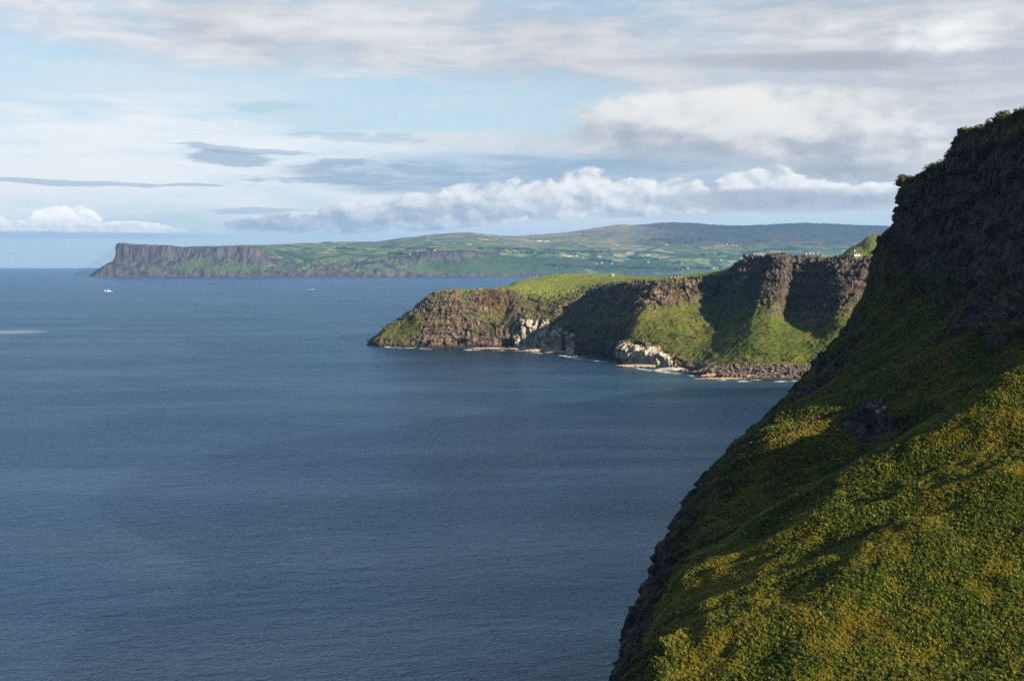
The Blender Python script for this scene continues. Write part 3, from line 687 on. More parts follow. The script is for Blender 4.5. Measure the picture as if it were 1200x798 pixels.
    d = patch * ((tf - .5) * -1.5 + (np.floor(tz) % 2 - .5) * .7 + c1 * .9 + c2 * .6 + fbm(x / 14, y / 14, z / 30, 3, 141) * 1.6 + fbm(x / 3, y / 3, z / 7, 3, 151, .5, True) * .5)
    gr = 1 - patch
    d += crop * np.clip((340 - y) / 50, .3, 1) * 0.35 + np.clip((y - 190) / 30, 0, 1) * fbm(x / 24, y / 24, z / 16, 3, 441) * 2.2 * (vi < 5)
    d += gr * (fbm(x / 13, y / 13, z / 13, 4, 161) * 1.5 + fbm(x / 3.2, y / 3.2, z / 3.2, 3, 171) * .20 + fbm(x / 1.1, y / 1.1, z / 1.1, 2, 181) * .05)
    # gullies and terracettes running down the slope
    d += gr * fbm(x / 30 + y / 12, y / 60 - x / 60, z / 60, 4, 191, .5, True) * 1.2 * (vi > 1)
    lip = np.clip((vi - 6.2) * 2, 0, 1) * (y > 215)
    st1, _ = cells(y / 11 + .3, y * 0, y * 0, 401); st2, _ = cells(y / 4.2, y * 0, y * 0, 411)
    P[..., 2] += lip * (st1 * 1.5 + st2 * .7)
    P[..., 0] += np.clip((vi - 5.2) * 1.5, 0, 1) * (y > 215) * (st1 * .9 + st2 * .6)
    cam_near = np.clip((np.hypot(x, y) - 12) / 25, 0, 1)
    P = P + n * (d * cam_near)[..., None] * np.clip((z + 2) / 6, 0, 1)[..., None]
    o = grid_object("near_cliff", P, slope_material(), dict(rock=rock), smooth=True, kind='structure', label="steep grassy cliff slope with dark basalt crags")
    return P, n, patch, vi
NEAR, NEAR_N, NEAR_ROCK, NEAR_V = make_near()


# ------------------------------------------------------------------ helpers for placing things
def tag(o, label, cat, group=None):
    o['label'] = label; o['category'] = cat
    if group: o['group'] = group
    return o
def empty(name, loc, rz=0.0):
    o = bpy.data.objects.new(name, None); sc.collection.objects.link(o)
    o.location = loc; o.rotation_euler = (0, 0, rz); o.empty_display_size = 0.5
    return o
def copy_tree(o, parent=None):
    c = o.copy(); sc.collection.objects.link(c); c.parent = parent
    for ch in list(o.children): copy_tree(ch, c)
    return c
class Ground:
    """nearest visible point of a terrain grid to a photo pixel"""
    def __init__(s, P):
        q = P.reshape(-1, 3); q = q[(q[:, 1] > 50) & (q[:, 2] > 0.3)]
        s.q = q; s.px = CXP + q[:, 0] / q[:, 1] * F; s.py = HOR - (q[:, 2] - CAMZ) / q[:, 1] * F
    def at(s, px, py, tol=1.6):
        d = np.hypot(s.px - px, (s.py - py) * 1.6)
        m = d < max(tol, d.min() * 1.05)
        k = np.where(m)[0]; j = k[np.argmin(s.q[k, 1])]
        x, y, z = s.q[j]
        return float((px - CXP) * y / F), float(y), float(z)
def simple(name, col, rough=0.6, spec=0.3, grain=0.12, scale=1.0):
    m, g = material(name)
    n = g.noise(g.vmul(g.pos(), (scale,) * 3), 1.0, 4, 0.6)
    g.surface(g.mix(n, [c * (1 - grain) for c in col], [min(c * (1 + grain), 1) for c in col]), rough, None, spec)
    return m
def box(vs, fs, x0, x1, y0, y1, z0, z1):
    b = len(vs)
    vs += [(x0, y0, z0), (x1, y0, z0), (x1, y1, z0), (x0, y1, z0), (x0, y0, z1), (x1, y0, z1), (x1, y1, z1), (x0, y1, z1)]
    fs += [tuple(b + i for i in f) for f in ((0, 3, 2, 1), (4, 5, 6, 7), (0, 1, 5, 4), (1, 2, 6, 5), (2, 3, 7, 6), (3, 0, 4, 7))]
def pymesh(name, vs, fs, mat, smooth=False):
    me = bpy.data.meshes.new(name); me.from_pydata(vs, [], fs); me.materials.append(mat); me.update()
    if smooth: me.polygons.foreach_set('use_smooth', [True] * len(me.polygons))
    return me

# ------------------------------------------------------------------ plants on the near slope
def frond(vs, fs, a, L, w, rise, droop, segs=3, base=0.03):
    """one leaf: a tapering strip that rises and then arches outward"""
    ca, sa = math.cos(a), math.sin(a); b = len(vs)
    for i in range(segs + 1):
        t = i / segs
        r = base + L * t * (0.55 + 0.45 * t); h = rise * math.sin(min(t * 1.25, 1) * math.pi / 2) - droop * t * t
        ww = w * (1.0 - t) ** 0.6 * (0.55 + 0.45 * math.sin(math.pi * min(1, t + .25))) if i < segs else 0.004
        vs += [(ca * r - sa * ww, sa * r + ca * ww, h), (ca * r + sa * ww, sa * r - ca * ww, h)]
    for i in range(segs):
        k = b + 2 * i; fs.append((k, k + 1, k + 3, k + 2))
def leaf_material(name, a, b, c, trans=0.25, gain=1.0):
    m, g = material(name)
    p = g.pos()
    rnd = S(g, g.node('ShaderNodeObjectInfo').outputs['Random'])
    n1 = g.noise(g.vmul(p, (0.16, 0.16, 0.16)), 1, 4, 0.6)
    col = g.mix(g.ss(rnd * 0.7 + n1 * 0.6, 0.3, 0.95), a, b)
    col = g.mix(g.ss(n1 + (rnd - 0.5) * 0.5, 0.58, 0.75), col, c)
    bs = g.surface(col, 0.55, None, 0.25, gain=gain)
    return m
def scatter(name, proto_me, pts, rot, scl, label):
    po = bpy.data.objects.new(name + "_plant", proto_me)          # source plant, not linked to the scene
    me = bpy.data.meshes.new(name); me.vertices.add(len(pts)); me.vertices.foreach_set('co', pts.astype(np.float32).ravel())
    at = me.attributes.new('turn', 'FLOAT_VECTOR', 'POINT'); at.data.foreach_set('vector', rot.astype(np.float32).ravel())
    at = me.attributes.new('size', 'FLOAT', 'POINT'); at.data.foreach_set('value', scl.astype(np.float32))
    me.update()
    o = link(name, me, kind='stuff', label=label)
    ng = bpy.data.node_groups.new(name + "_scatter", 'GeometryNodeTree')
    ng.interface.new_socket("Geometry", in_out='INPUT', socket_type='NodeSocketGeometry')
    ng.interface.new_socket("Geometry", in_out='OUTPUT', socket_type='NodeSocketGeometry')
    N = ng.nodes; L = ng.links
    gi = N.new('NodeGroupInput'); go = N.new('NodeGroupOutput')
    oi = N.new('GeometryNodeObjectInfo'); oi.inputs['Object'].default_value = po
    a1 = N.new('GeometryNodeInputNamedAttribute'); a1.data_type = 'FLOAT_VECTOR'; a1.inputs[0].default_value = 'turn'
    a2 = N.new('GeometryNodeInputNamedAttribute'); a2.data_type = 'FLOAT'; a2.inputs[0].default_value = 'size'
    ip = N.new('GeometryNodeInstanceOnPoints')
    L.new(gi.outputs[0], ip.inputs['Points']); L.new(oi.outputs['Geometry'], ip.inputs['Instance'])
    L.new(a1.outputs[0], ip.inputs['Rotation']); L.new(a2.outputs[0], ip.inputs['Scale'])
    L.new(ip.outputs[0], go.inputs[0])
    md = o.modifiers.new("scatter", 'NODES'); md.node_group = ng
    return o
def plants():
    P, rock, V = NEAR, NEAR_ROCK, NEAR_V
    a, b, c, d = P[:-1, :-1], P[1:, :-1], P[1:, 1:], P[:-1, 1:]
    nrm = np.cross(b - a, d - a); area = np.linalg.norm(nrm, axis=2); n = nrm / np.maximum(area[..., None], 1e-9)
    if n[..., 2].mean() < 0: n = -n
    ctr = (a + b + c + d) / 4
    X, Y, Z = ctr[..., 0], ctr[..., 1], ctr[..., 2]
    Yc = np.maximum(Y, 1)
    px = CXP + X / Yc * F; py = HOR - (Z - CAMZ) / Yc * F
    view = ctr - np.array([0, 0, CAMZ]); view /= np.linalg.norm(view, axis=2, keepdims=True)
    face = -(view * n).sum(2)
    ok = (Y > 70) & (Y < 470) & (px > 560) & (px < 1290) & (py > 90) & (py < 880) & (face > -0.25) & (V[:-1, :-1] < 7.9) & (n[..., 2] > 0.25)
    rk = rock[:-1, :-1]
    pch = fbm(X / 7, Y / 7, Z / 7, 4, 301); pch2 = fbm(X / 2.6, Y / 2.6, Z / 2.6, 3, 311); band = fbm(X / 22, Y / 22, Z / 22, 3, 321)
    far = np.clip((Y - 174) / 70, 0, 1)
    base = area * ok * np.clip(1.1 - rk * 1.5, 0.02, 1) * np.clip(1.3 - (V[:-1, :-1] > 5) * .8, 0, 1)
    tuft_b = np.clip(0.38 + pch * 1.9 + pch2 * 1.2 + band * 1.1 + far * .35, 0.02, 1.3)
    def pick(w, cnt, smin, smax, seed):
        r = np.random.default_rng(seed); w = w.ravel(); tot = w.sum()
        k = r.choice(len(w), cnt, p=w / tot)
        u, v = r.random((2, cnt, 1))
        q = (a.reshape(-1, 3)[k] * (1 - u) + b.reshape(-1, 3)[k] * u) * (1 - v) + (d.reshape(-1, 3)[k] * (1 - u) + c.reshape(-1, 3)[k] * u) * v
        rot = np.stack([r.normal(0, .22, cnt), r.normal(0, .22, cnt), r.random(cnt) * 6.283], -1)
        nn = n.reshape(-1, 3)[k]
        rot[:, 0] += -nn[:, 1] * .5; rot[:, 1] += nn[:, 0] * .0
        s_ = smin + (smax - smin) * r.random(cnt) ** 2.2
        s_ *= 1 + np.clip((q[:, 1] - 150) / 250, 0, 1) * .6
        return q - nn * 0.03, rot, s_
    # bracken
    vs, fs = [], []
    for k in range(20):
        frond(vs, fs, k * 2.399 + random.random() * .5, random.uniform(.28, .74), random.uniform(.035, .07), random.uniform(.2, .75), random.uniform(.05, .38))
    brk = pymesh("bracken_plant", vs, fs, leaf_material("bracken_leaf", (0.026, 0.052, 0.004), (0.105, 0.135, 0.008), (0.165, 0.158, 0.011)))
    scatter("bracken", brk, *pick(base * tuft_b * (1 - far * .45), 260000, .15, .62, 1), "bracken covering the near slope in uneven clumps")
    # grass tussocks
    vs, fs = [], []
    for k in range(26):
        frond(vs, fs, k * 2.399, random.uniform(.18, .42), random.uniform(.014, .026), random.uniform(.3, .6), random.uniform(.02, .25), 2)
    grs = pymesh("grass_tuft", vs, fs, leaf_material("grass_blade", (0.150, 0.140, 0.010), (0.255, 0.220, 0.017), (0.245, 0.170, 0.028)))
    scatter("rough_grass", grs, *pick(base * np.clip(1.15 - tuft_b, 0.10, 1.2) * (1 - far * .90), 220000, .30, .75, 2), "rough yellow grass between the bracken on the near slope")
    scatter("cliff_edge_grass", grs, *pick(area * (np.abs(V[:-1, :-1] - 7.1) < .5) * (Y > 215) * (Y < 470), 9000, .6, 1.5, 6), "yellow grass tufts hanging along the edge of the near cliff")
    # dead, rusty fronds
    vs, fs = [], []
    for k in range(10):
        frond(vs, fs, k * 2.399, random.uniform(.3, .6), random.uniform(.04, .08), random.uniform(.12, .35), random.uniform(.05, .3))
    ded = pymesh("dead_frond_plant", vs, fs, leaf_material("dead_frond", (0.070, 0.036, 0.014), (0.16, 0.085, 0.026), (0.19, 0.11, 0.034)))
    scatter("dead_bracken", ded, *pick(base * (np.clip(0.12 - pch * 1.2 - band * .9, 0.01, 1) + .8 * np.exp(-((Y - 172) / 9) ** 2) * np.clip(.25 + pch2 * 1.6, 0, 1)) * (1 - far * .5), 45000, .2, .7, 3), "rust brown dead bracken among the grass on the near slope")
    # low shrubs along the cliff edge
    lipw = area * (np.abs(V[:-1, :-1] - 7.15) < .35) * (Y > 230) * (Y < 470)
    vs, fs = [], []
    for k in range(70):
        th = random.random() * 6.283; u = random.uniform(-.2, 1); rr = math.sqrt(1 - min(u * u, .98)) * random.uniform(.5, 1)
        cx_, cy_, cz_ = rr * math.cos(th) * .9, rr * math.sin(th) * .9, .25 + u * .55
        bb = len(vs); s_ = random.uniform(.10, .2); t2 = random.random() * 6.283; tl = random.uniform(-.8, .8)
        ex, ey, ez = math.cos(t2) * s_, math.sin(t2) * s_, tl * s_
        fx_, fy_, fz_ = -math.sin(t2) * s_ * .6, math.cos(t2) * s_ * .6, random.uniform(-.6, .6) * s_
        vs += [(cx_ - ex, cy_ - ey, cz_ - ez), (cx_ + fx_, cy_ + fy_, cz_ + fz_), (cx_ + ex, cy_ + ey, cz_ + ez), (cx_ - fx_, cy_ - fy_, cz_ - fz_)]
        fs.append((bb, bb + 1, bb + 2, bb + 3))
    shr = pymesh("shrub_plant", vs, fs, leaf_material("shrub_leaf", (0.018, 0.030, 0.006), (0.045, 0.058, 0.010), (0.075, 0.050, 0.015)))
    scatter("cliff_edge_shrubs", shr, *pick(lipw, 2400, .25, 1.15, 4), "low dark shrubs fringing the top of the near cliff")
plants()

# ------------------------------------------------------------------ rocks along the far shore of the bay
HG = Ground(HEAD)
def stone_material(name, lo, hi):
    m, g = material(name)
    p = g.pos(); n = g.noise(g.vmul(p, (0.5, 0.5, 0.9)), 1, 6, 0.65)
    z = g.sep(p)[2]
    col = g.mix(n.ss(0.32, 0.66), lo, hi)
    col = g.mix(g.ss(z + (n - .5) * 1.6, 0.9, 0.2), col, (0.03, 0.027, 0.022))
    g.surface(col, 0.9, g.bump(n, 0.8, 0.8), 0.15, gain=0.66)
    return m
def ico(sub):
    import bmesh
    bm = bmesh.new(); bmesh.ops.create_icosphere(bm, subdivisions=sub, radius=1.0)
    v = np.array([q.co[:] for q in bm.verts]); f = np.array([[q.index for q in p.verts] for p in bm.faces]); bm.free()
    return v, f
ICO1, ICO4 = ico(1), ico(4)
M_TAN = stone_material("tan_shore_rock", (0.24, 0.175, 0.115), (0.56, 0.43, 0.30))
M_CHALK = stone_material("white_chalk_rock", (0.27, 0.22, 0.165), (0.60, 0.525, 0.42))
M_DARK = stone_material("black_wet_rock", (0.022, 0.019, 0.018), (0.085, 0.068, 0.06))
M_SCREE = stone_material("brown_boulder_rock", (0.055, 0.045, 0.04), (0.22, 0.172, 0.148))
def rock(name, px, Y, L, D, H, mat, label, seed, group=None, peak=1.0):
    v, f = ICO4
    q = v + 0
    sx, sy, sz = q[:, 0], q[:, 1], q[:, 2]
    r = 1 + fbm(sx * 1.7 + seed * 7.1, sy * 1.7, sz * 1.7, 4, seed, .55, True) * .34 + fbm(sx * 5 + seed, sy * 5, sz * 3, 3, seed + 3) * .16
    c1, _ = cells(sx * 3 + seed, sy * 3, sz * 2.2, seed + 9)
    r = r + c1 * .12
    q = q * r[:, None]
    q[:, 2] = np.where(q[:, 2] > 0, np.abs(q[:, 2]) ** peak, q[:, 2] * .35)
    q = q * np.array([L / 2, D / 2, H])
    me = mesh_from(name, q, f, mat, False)
    o = link(name, me); o.location = ((px - CXP) * Y / F, Y, 0.1)
    return tag(o, label, "rock", group)
def shoreY(py): return 150000.0 / (py - HOR)
for k, (px, py, L, D, H, mat, lab) in enumerate((
    (575, 409.2, 42, 9, 1.6, M_TAN, "long flat tan rock shelf left of the sea cave"),
    (602, 409.6, 12, 7, 1.5, M_TAN, "short flat tan rock at the right edge of the sea cave"),
    (632, 412.2, 30, 9, 2.6, M_TAN, "tan rock shelf below the two white chalk pillars"),
    (655, 414.2, 26, 8, 2.4, M_TAN, "pale rock shelf under the dark overhang right of the chalk pillars"),
    (683, 418.6, 22, 7, 1.2, M_TAN, "low thin rock shelf awash below the shaded cliff"),
    (706, 422.2, 18, 6, 0.9, M_DARK, "black rock shelf awash at the corner of the shaded cliff"),
    (748, 430.0, 34, 8, 2.2, M_TAN, "tan rock apron in front of the largest white chalk crag"),
    (788, 434.6, 26, 9, 2.6, M_CHALK, "smooth pale slab running down from the chalk crag into the sea"),
    (806, 430.8, 9, 6, 3.4, M_CHALK, "small bright white boulder at the head of the beach"),
    (826, 438.6, 18, 9, 3.6, M_TAN, "humped tan rock at the left end of the reef"),
    (852, 441.4, 36, 8, 2.6, M_TAN, "long tan reef rock below the black wrack"),
    (845, 444.6, 40, 7, 1.3, M_TAN, "outermost low tan reef rock at the water's edge"),
    (881, 442.6, 20, 7, 1.9, M_TAN, "tan rock at the right end of the reef"),
    (886, 446.0, 10, 5, 0.7, M_TAN, "small wave washed slab off the right end of the reef"),
    (797, 434.0, 7, 5, 2.6, M_DARK, "black boulder between the chalk crag and the pale slab"),
    (836, 437.0, 44, 16, 2.4, M_DARK, "broad black weed covered rock behind the reef"),
    (915, 445.2, 46, 10, 1.8, M_DARK, "black wet rock shelf at the right end of the beach"))):
    rock("shore_rock", px, shoreY(py), L, D, H, mat, lab, 40 + k, "rocks along the far shore of the bay", 1.0 if mat is not M_TAN else .8)
for k, (px, py, zt, L, H, lab) in enumerate((
    (732, 424, 0, 9, 13, "leftmost white chalk pinnacle at the foot of the green spur"),
    (748, 427, 0, 15, 15, "tall blunt white chalk crag above the tan rock apron"),
    (760, 428.5, 0, 15, 16, "highest white chalk crag with a steep right side"),
    (775, 430.5, 0, 12, 11, "rightmost white chalk crag beside the grassy gully"))):
    rock("chalk_crag", px, shoreY(py) + 5, L, L * .8, H, M_CHALK, lab, 80 + k, "white chalk crags at the foot of the spur", .75)
def boulders():
    v, f = ICO1; r = np.random.default_rng(5)
    V, Fc = [], []; n = 0
    for i in range(3600):
        px = r.uniform(800, 1010); t = r.random()
        py = 443.5 - 10 * t * np.clip((px - 795) / 30, .2, 1.6) + r.normal(0, .8)
        py = min(py, 444)
        x, y, z = HG.at(px, py, 1.2) if i % 2 == 0 else (last[0] + r.normal(0, 2.0), last[1] + r.normal(0, 2.0), last[2])
        last = (x, y, z)
        if z > 13: continue
        s = .25 + 1.7 * r.random() ** 5
        q = v * (1 + r.normal(0, .16, (len(v), 1))) * s * np.array([1.2, 1, .75])
        a_ = r.random() * 6.28; q = np.stack([q[:, 0] * math.cos(a_) - q[:, 1] * math.sin(a_), q[:, 0] * math.sin(a_) + q[:, 1] * math.cos(a_), q[:, 2]], -1)
        V.append(q + (x, y, z + s * .25)); Fc.append(f + n); n += len(v)
    link("beach_boulders", mesh_from("beach_boulders", np.concatenate(V), np.concatenate(Fc), M_SCREE), kind='stuff', label="brown boulders strewn along the beach below the grassy slopes")
boulders()

def headland_scrub():
    P = HEAD; a, b, d, c = P[:-1, :-1], P[1:, :-1], P[:-1, 1:], P[1:, 1:]
    n = np.cross(b - a, d - a); ar = np.linalg.norm(n, axis=2); n = n / np.maximum(ar[..., None], 1e-9)
    if n[..., 2].mean() < 0: n = -n
    q = (a + c) / 2; x, y, z = q[..., 0], q[..., 1], q[..., 2]; yc = np.maximum(y, 1)
    px = CXP + x / yc * F
    m = (z > 7) & (y < 1560) & (px > 430) & (px < 1020) & (n[..., 2] > .40) & (n[..., 2] < .90) & (np.arange(n.shape[1])[None, :] < 174)
    w = ar * m * np.clip(fbm(x / 24, y / 24, z / 24, 4, 501) * 3.0 + .1, 0.02, 1.5)
    r = np.random.default_rng(31); k = r.choice(w.size, 7000, p=(w / w.sum()).ravel())
    pts = q.reshape(-1, 3)[k] + r.normal(0, .4, (7000, 3)) * (1, 1, 0)
    rot = np.stack([r.normal(0, .2, 7000), r.normal(0, .2, 7000), r.random(7000) * 6.28], -1)
    vs, fs = [], []; rr = random.Random(9)
    for i in range(36):
        th = rr.random() * 6.283; u = rr.uniform(-.1, 1); rad = math.sqrt(max(0, 1 - u * u)) * rr.uniform(.4, 1); bb = len(vs)
        cx_, cy_, cz_ = rad * math.cos(th), rad * math.sin(th), u * .6; s_ = rr.uniform(.2, .42)
        t = [rr.uniform(-1, 1) * s_ for _ in range(6)]
        vs += [(cx_ - t[0], cy_ - t[1], cz_ - t[2]), (cx_ + t[3], cy_ + t[4], cz_ + t[5]), (cx_ + t[0], cy_ + t[1], cz_ + t[2])]; fs.append((bb, bb + 1, bb + 2))
    me = pymesh("scrub_plant", vs, fs, leaf_material("scrub_leaf", (0.016, 0.026, 0.006), (0.045, 0.056, 0.010), (0.075, 0.060, 0.014)))
    scatter("headland_scrub", me, pts, rot, .5 + 1.3 * r.random(7000) ** 2, "low scrub and ferns on the ledges and slopes of the headland")
headland_scrub()
def surf():
    r = np.random.default_rng(17); q = HEAD.reshape(-1, 3); V, Fc, k = [], [], 0
    line = [(a, b) for a, b in ((438, 405.2), (474, 407.6), (545, 409.4), (575, 410.4), (612, 411.0), (655, 416), (690, 421), (722, 425), (750, 432), (790, 437), (830, 443), (860, 446), (900, 447), (945, 445.5))]
    m = simple("surf_foam", (0.42, 0.45, 0.46), 0.9, .1, .25, .6)
    for i in range(300):
        j = r.integers(0, len(line) - 1); t = r.random()
        if fbm(np.array([j * 3.1 + t * 3]), np.array([0.]), np.array([0.]), 2, 61)[0] < -.05: continue
        px = line[j][0] * (1 - t) + line[j + 1][0] * t; py = line[j][1] * (1 - t) + line[j + 1][1] * t + abs(r.normal(0, .5))
        Y = 150000.0 / (py - HOR); x0 = (px - CXP) * Y / F; L = r.uniform(1.0, 6); w = r.uniform(.4, 1.6); n_ = 9
        base = len(V)
        for e in range(n_):
            a = 6.283 * e / n_; f = r.uniform(.5, 1.2); V.append((x0 + math.cos(a) * L * f, Y + math.sin(a) * w * f * 2, 0.03 + .004 * (i % 9)))
        V.append((x0, Y, .25))
        for e in range(n_): Fc.append((base + e, base + (e + 1) % n_, base + n_))
    link("surf", mesh_from("surf", V, Fc, m), kind='stuff', label="broken white surf along the rocks of the headland")
surf()

# ------------------------------------------------------------------ buildings
M_WALL = simple("white_render", (0.42, 0.42, 0.41), 0.8, .2, .08, .4)
M_GREY = simple("grey_render", (0.36, 0.36, 0.35), 0.8, .2, .1, .4)
M_SLATE = simple("slate_roof", (0.055, 0.058, 0.068), 0.6, .3, .25, .8)
M_TIN = simple("pale_sheet_roof", (0.30, 0.33, 0.37), 0.6, .4, .1, .3)
M_GLASS = simple("dark_window_glass", (0.02, 0.025, 0.03), 0.15, .5, .1, 1)
M_DOOR = simple("painted_door", (0.10, 0.03, 0.02), 0.5, .3, .1, 2)
def house(name, L, D, H, rise, wall, roof, detail=True, chimneys=1):
    root = empty(name, (0, 0, 0))
    vs, fs = [], []
    x, y = L / 2, D / 2
    vs = [(-x, -y, -2), (x, -y, -2), (x, y, -2), (-x, y, -2), (-x, -y, H), (x, -y, H), (x, y, H), (-x, y, H), (-x, 0, H + rise), (x, 0, H + rise)]
    fs = [(0, 1, 5, 4), (2, 3, 7, 6), (1, 2, 6, 9, 5), (3, 0, 4, 8, 7)]
    link("wall", pymesh("wall", vs, fs, wall), root)
    o, t = .35, .22
    k = rise / y
    rv = [(-x - o, -y - o, H - o * k), (x + o, -y - o, H - o * k), (x + o, 0, H + rise), (-x - o, 0, H + rise), (x + o, y + o, H - o * k), (-x - o, y + o, H - o * k)]
    rv2 = [(a, b, c + t) for a, b, c in rv]
    rv = [(a, b, c + .01) for a, b, c in rv] + rv2
    rf = [(6, 7, 8, 9), (9, 8, 10, 11), (1, 0, 3, 2), (2, 3, 5, 4), (0, 1, 7, 6), (4, 5, 11, 10), (1, 2, 8, 7), (2, 4, 10, 8), (3, 0, 6, 9), (5, 3, 9, 11)]
    ro = link("roof", pymesh("roof", rv, rf, roof), root)
    for c in range(chimneys):
        cv, cf = [], []; cx_ = (-x + .9) if c == 0 else (x - .9)
        box(cv, cf, cx_ - .5, cx_ + .5, -.45, .45, H + rise * .6, H + rise + 1.3)
        link("chimney", pymesh("chimney", cv, cf, wall), ro)
    if detail:
        dv, df = [], []; box(dv, df, -.5, .5, -y - .06, -y + .02, -.1, 2.0)
        link("door", pymesh("door", dv, df, M_DOOR), root)
        for wx_ in (-L * .32, L * .32):
            wv, wf = [], []; box(wv, wf, wx_ - .6, wx_ + .6, -y - .05, -y + .02, .9, 2.1)
            link("window", pymesh("window", wv, wf, M_GLASS), root)
    return root
FG = Ground(FAR)
# row of white cottages on the cliff top across the bay
for i, (px, L, lab) in enumerate(((946.0, 4.6, "leftmost small white cottage on the cliff top beside the dark bush"), (950.3, 4.2, "second white cottage from the bush on the cliff top"),
                                  (954.8, 5.4, "broad white cottage third from the bush on the cliff top"), (960.2, 5.0, "white cottage at the grassy knoll end of the cliff top row"))):
    h = house("cottage", L * .9, 4.2, 2.3, 1.5, M_WALL, M_SLATE, True, 1)
    x_, y_, z_ = W(px, 302.4 if i != 1 else 301.6, 1370 + (i % 2) * 14)
    h.location = (x_, y_, z_); h.rotation_euler = (0, 0, .25 - .2 * i)
    tag(h, lab, "cottage", "white cottages on the cliff top across the bay")
h = house("hut", 3.4, 3.0, 2.2, .9, M_WALL, M_TIN, True, 0); h.location = (lambda p: (p[0], p[1], p[2]))(HG.at(718.4, 323.0)); tag(h, "small white hut on the skyline of the grassy headland", "hut")
h = house("cottage", 6, 4.4, 2.4, 1.5, M_GREY, M_SLATE, True, 1); h.location = HG.at(1004, 300.0); tag(h, "grey cottage under the brown knoll at the right of the cliff top", "cottage")
# farms on the far hills
FARMS = [(480.5, 297.2), (509.6, 292.5), (632.5, 281.8), (640.5, 281.8), (668, 299.3), (676, 298.8), (683.5, 301), (699, 308), (705, 307.2), (710, 308.3), (714, 309.8), (717, 308),
         (782, 286.2), (780, 285.2), (760, 297.6), (799, 307.6), (806, 313.4), (835, 313.2), (840, 312), (847.5, 291), (852, 285.4), (858.5, 286.4), (863, 286.6), (853.5, 309), (921, 283.5), (908, 296.5), (904, 297.8),
         (845, 304.2), (902, 294.4), (760, 306), (735, 296.2)]
FARM_LABELS = {4: "left of two white farmhouses below the dark wood in the far valley", 5: "right of two white farmhouses below the dark wood in the far valley",
    6: "white farmhouse standing alone just under the dark wood left of the village", 7: "leftmost white house of the village above the headland skyline", 8: "second white house of the village above the headland skyline",
    9: "middle white house of the village above the headland skyline", 10: "lowest white house of the village above the headland skyline", 11: "rightmost white house of the village above the headland skyline",
    12: "lower of two white farmhouses below the brown moor", 13: "upper of two white farmhouses below the brown moor", 15: "white farmhouse left of the pink brown field",
    16: "small white farmhouse at the lower left corner of the pink brown field", 18: "small white house left of the long pale barn under the pink brown field",
    19: "white farmhouse alone below the hillside cluster right of the moor", 20: "leftmost white house of the cluster under the blue mountain", 21: "middle white house of the cluster under the blue mountain",
    22: "rightmost white house of the cluster under the blue mountain", 23: "white house above the right end of the long pale barn", 24: "white house on the pale field above the tall cliff top",
    25: "upper of two white houses seen just over the tall cliff top", 26: "left of two white houses seen just over the tall cliff top", 27: "white house on the upper edge of the pink brown field",
    28: "white house among trees above the tall cliff top", 29: "white house at the left edge of the far fields behind the grassy skyline", 30: "white farmhouse at the tip of the tan strip field",
    31: "left of two far white houses over the cottage row", 32: "right of two far white houses over the cottage row", 33: "far white house below the mountain left of the brown knoll", 34: "far white house right of the hillside cluster"}
protos = {}
for i, (px, py) in enumerate(FARMS):
    if i in (9, 10, 19, 24, 25, 26, 28): continue
    kind = 'barn' if i in (2, 3, 14, 17) else 'house'
    L = {2: 48, 3: 50, 14: 30, 17: 34}.get(i, 9 + (i * 7) % 6)
    key = (kind, L)
    if key not in protos:
        protos[key] = house("barn" if kind == 'barn' else "farmhouse", L, 6.5 if kind == 'house' else 12, 3.8, 2.6, M_WALL, M_TIN if kind == 'barn' else M_SLATE, False, 0 if kind == 'barn' else 1); h = protos[key]
    else:
        h = copy_tree(protos[key])
    x_, y_, z_ = FG.at(px, py + .6); h.location = (x_, y_ - 6, z_ + 1.0); h.rotation_euler = (0, 0, ((i * 37) % 50 - 25) / 60)
    if i == 2: tag(h, "left of two long pale barns high on the far brown hill", "barn")
    elif i == 3: tag(h, "right of two long pale barns high on the far brown hill", "barn")
    elif kind == 'barn': tag(h, "long pale barn beside the tan field in the far valley" if i == 14 else "long pale barn below the pink brown field in the far valley", "barn")
    elif i == 0: tag(h, "lone white farmhouse above the far cliff band left of centre", "house")
    elif i == 1: tag(h, "white farmhouse on the far fields right above the columned cliff band", "house")
    else: tag(h, FARM_LABELS[i], "house", "white farmhouses in the far valley")

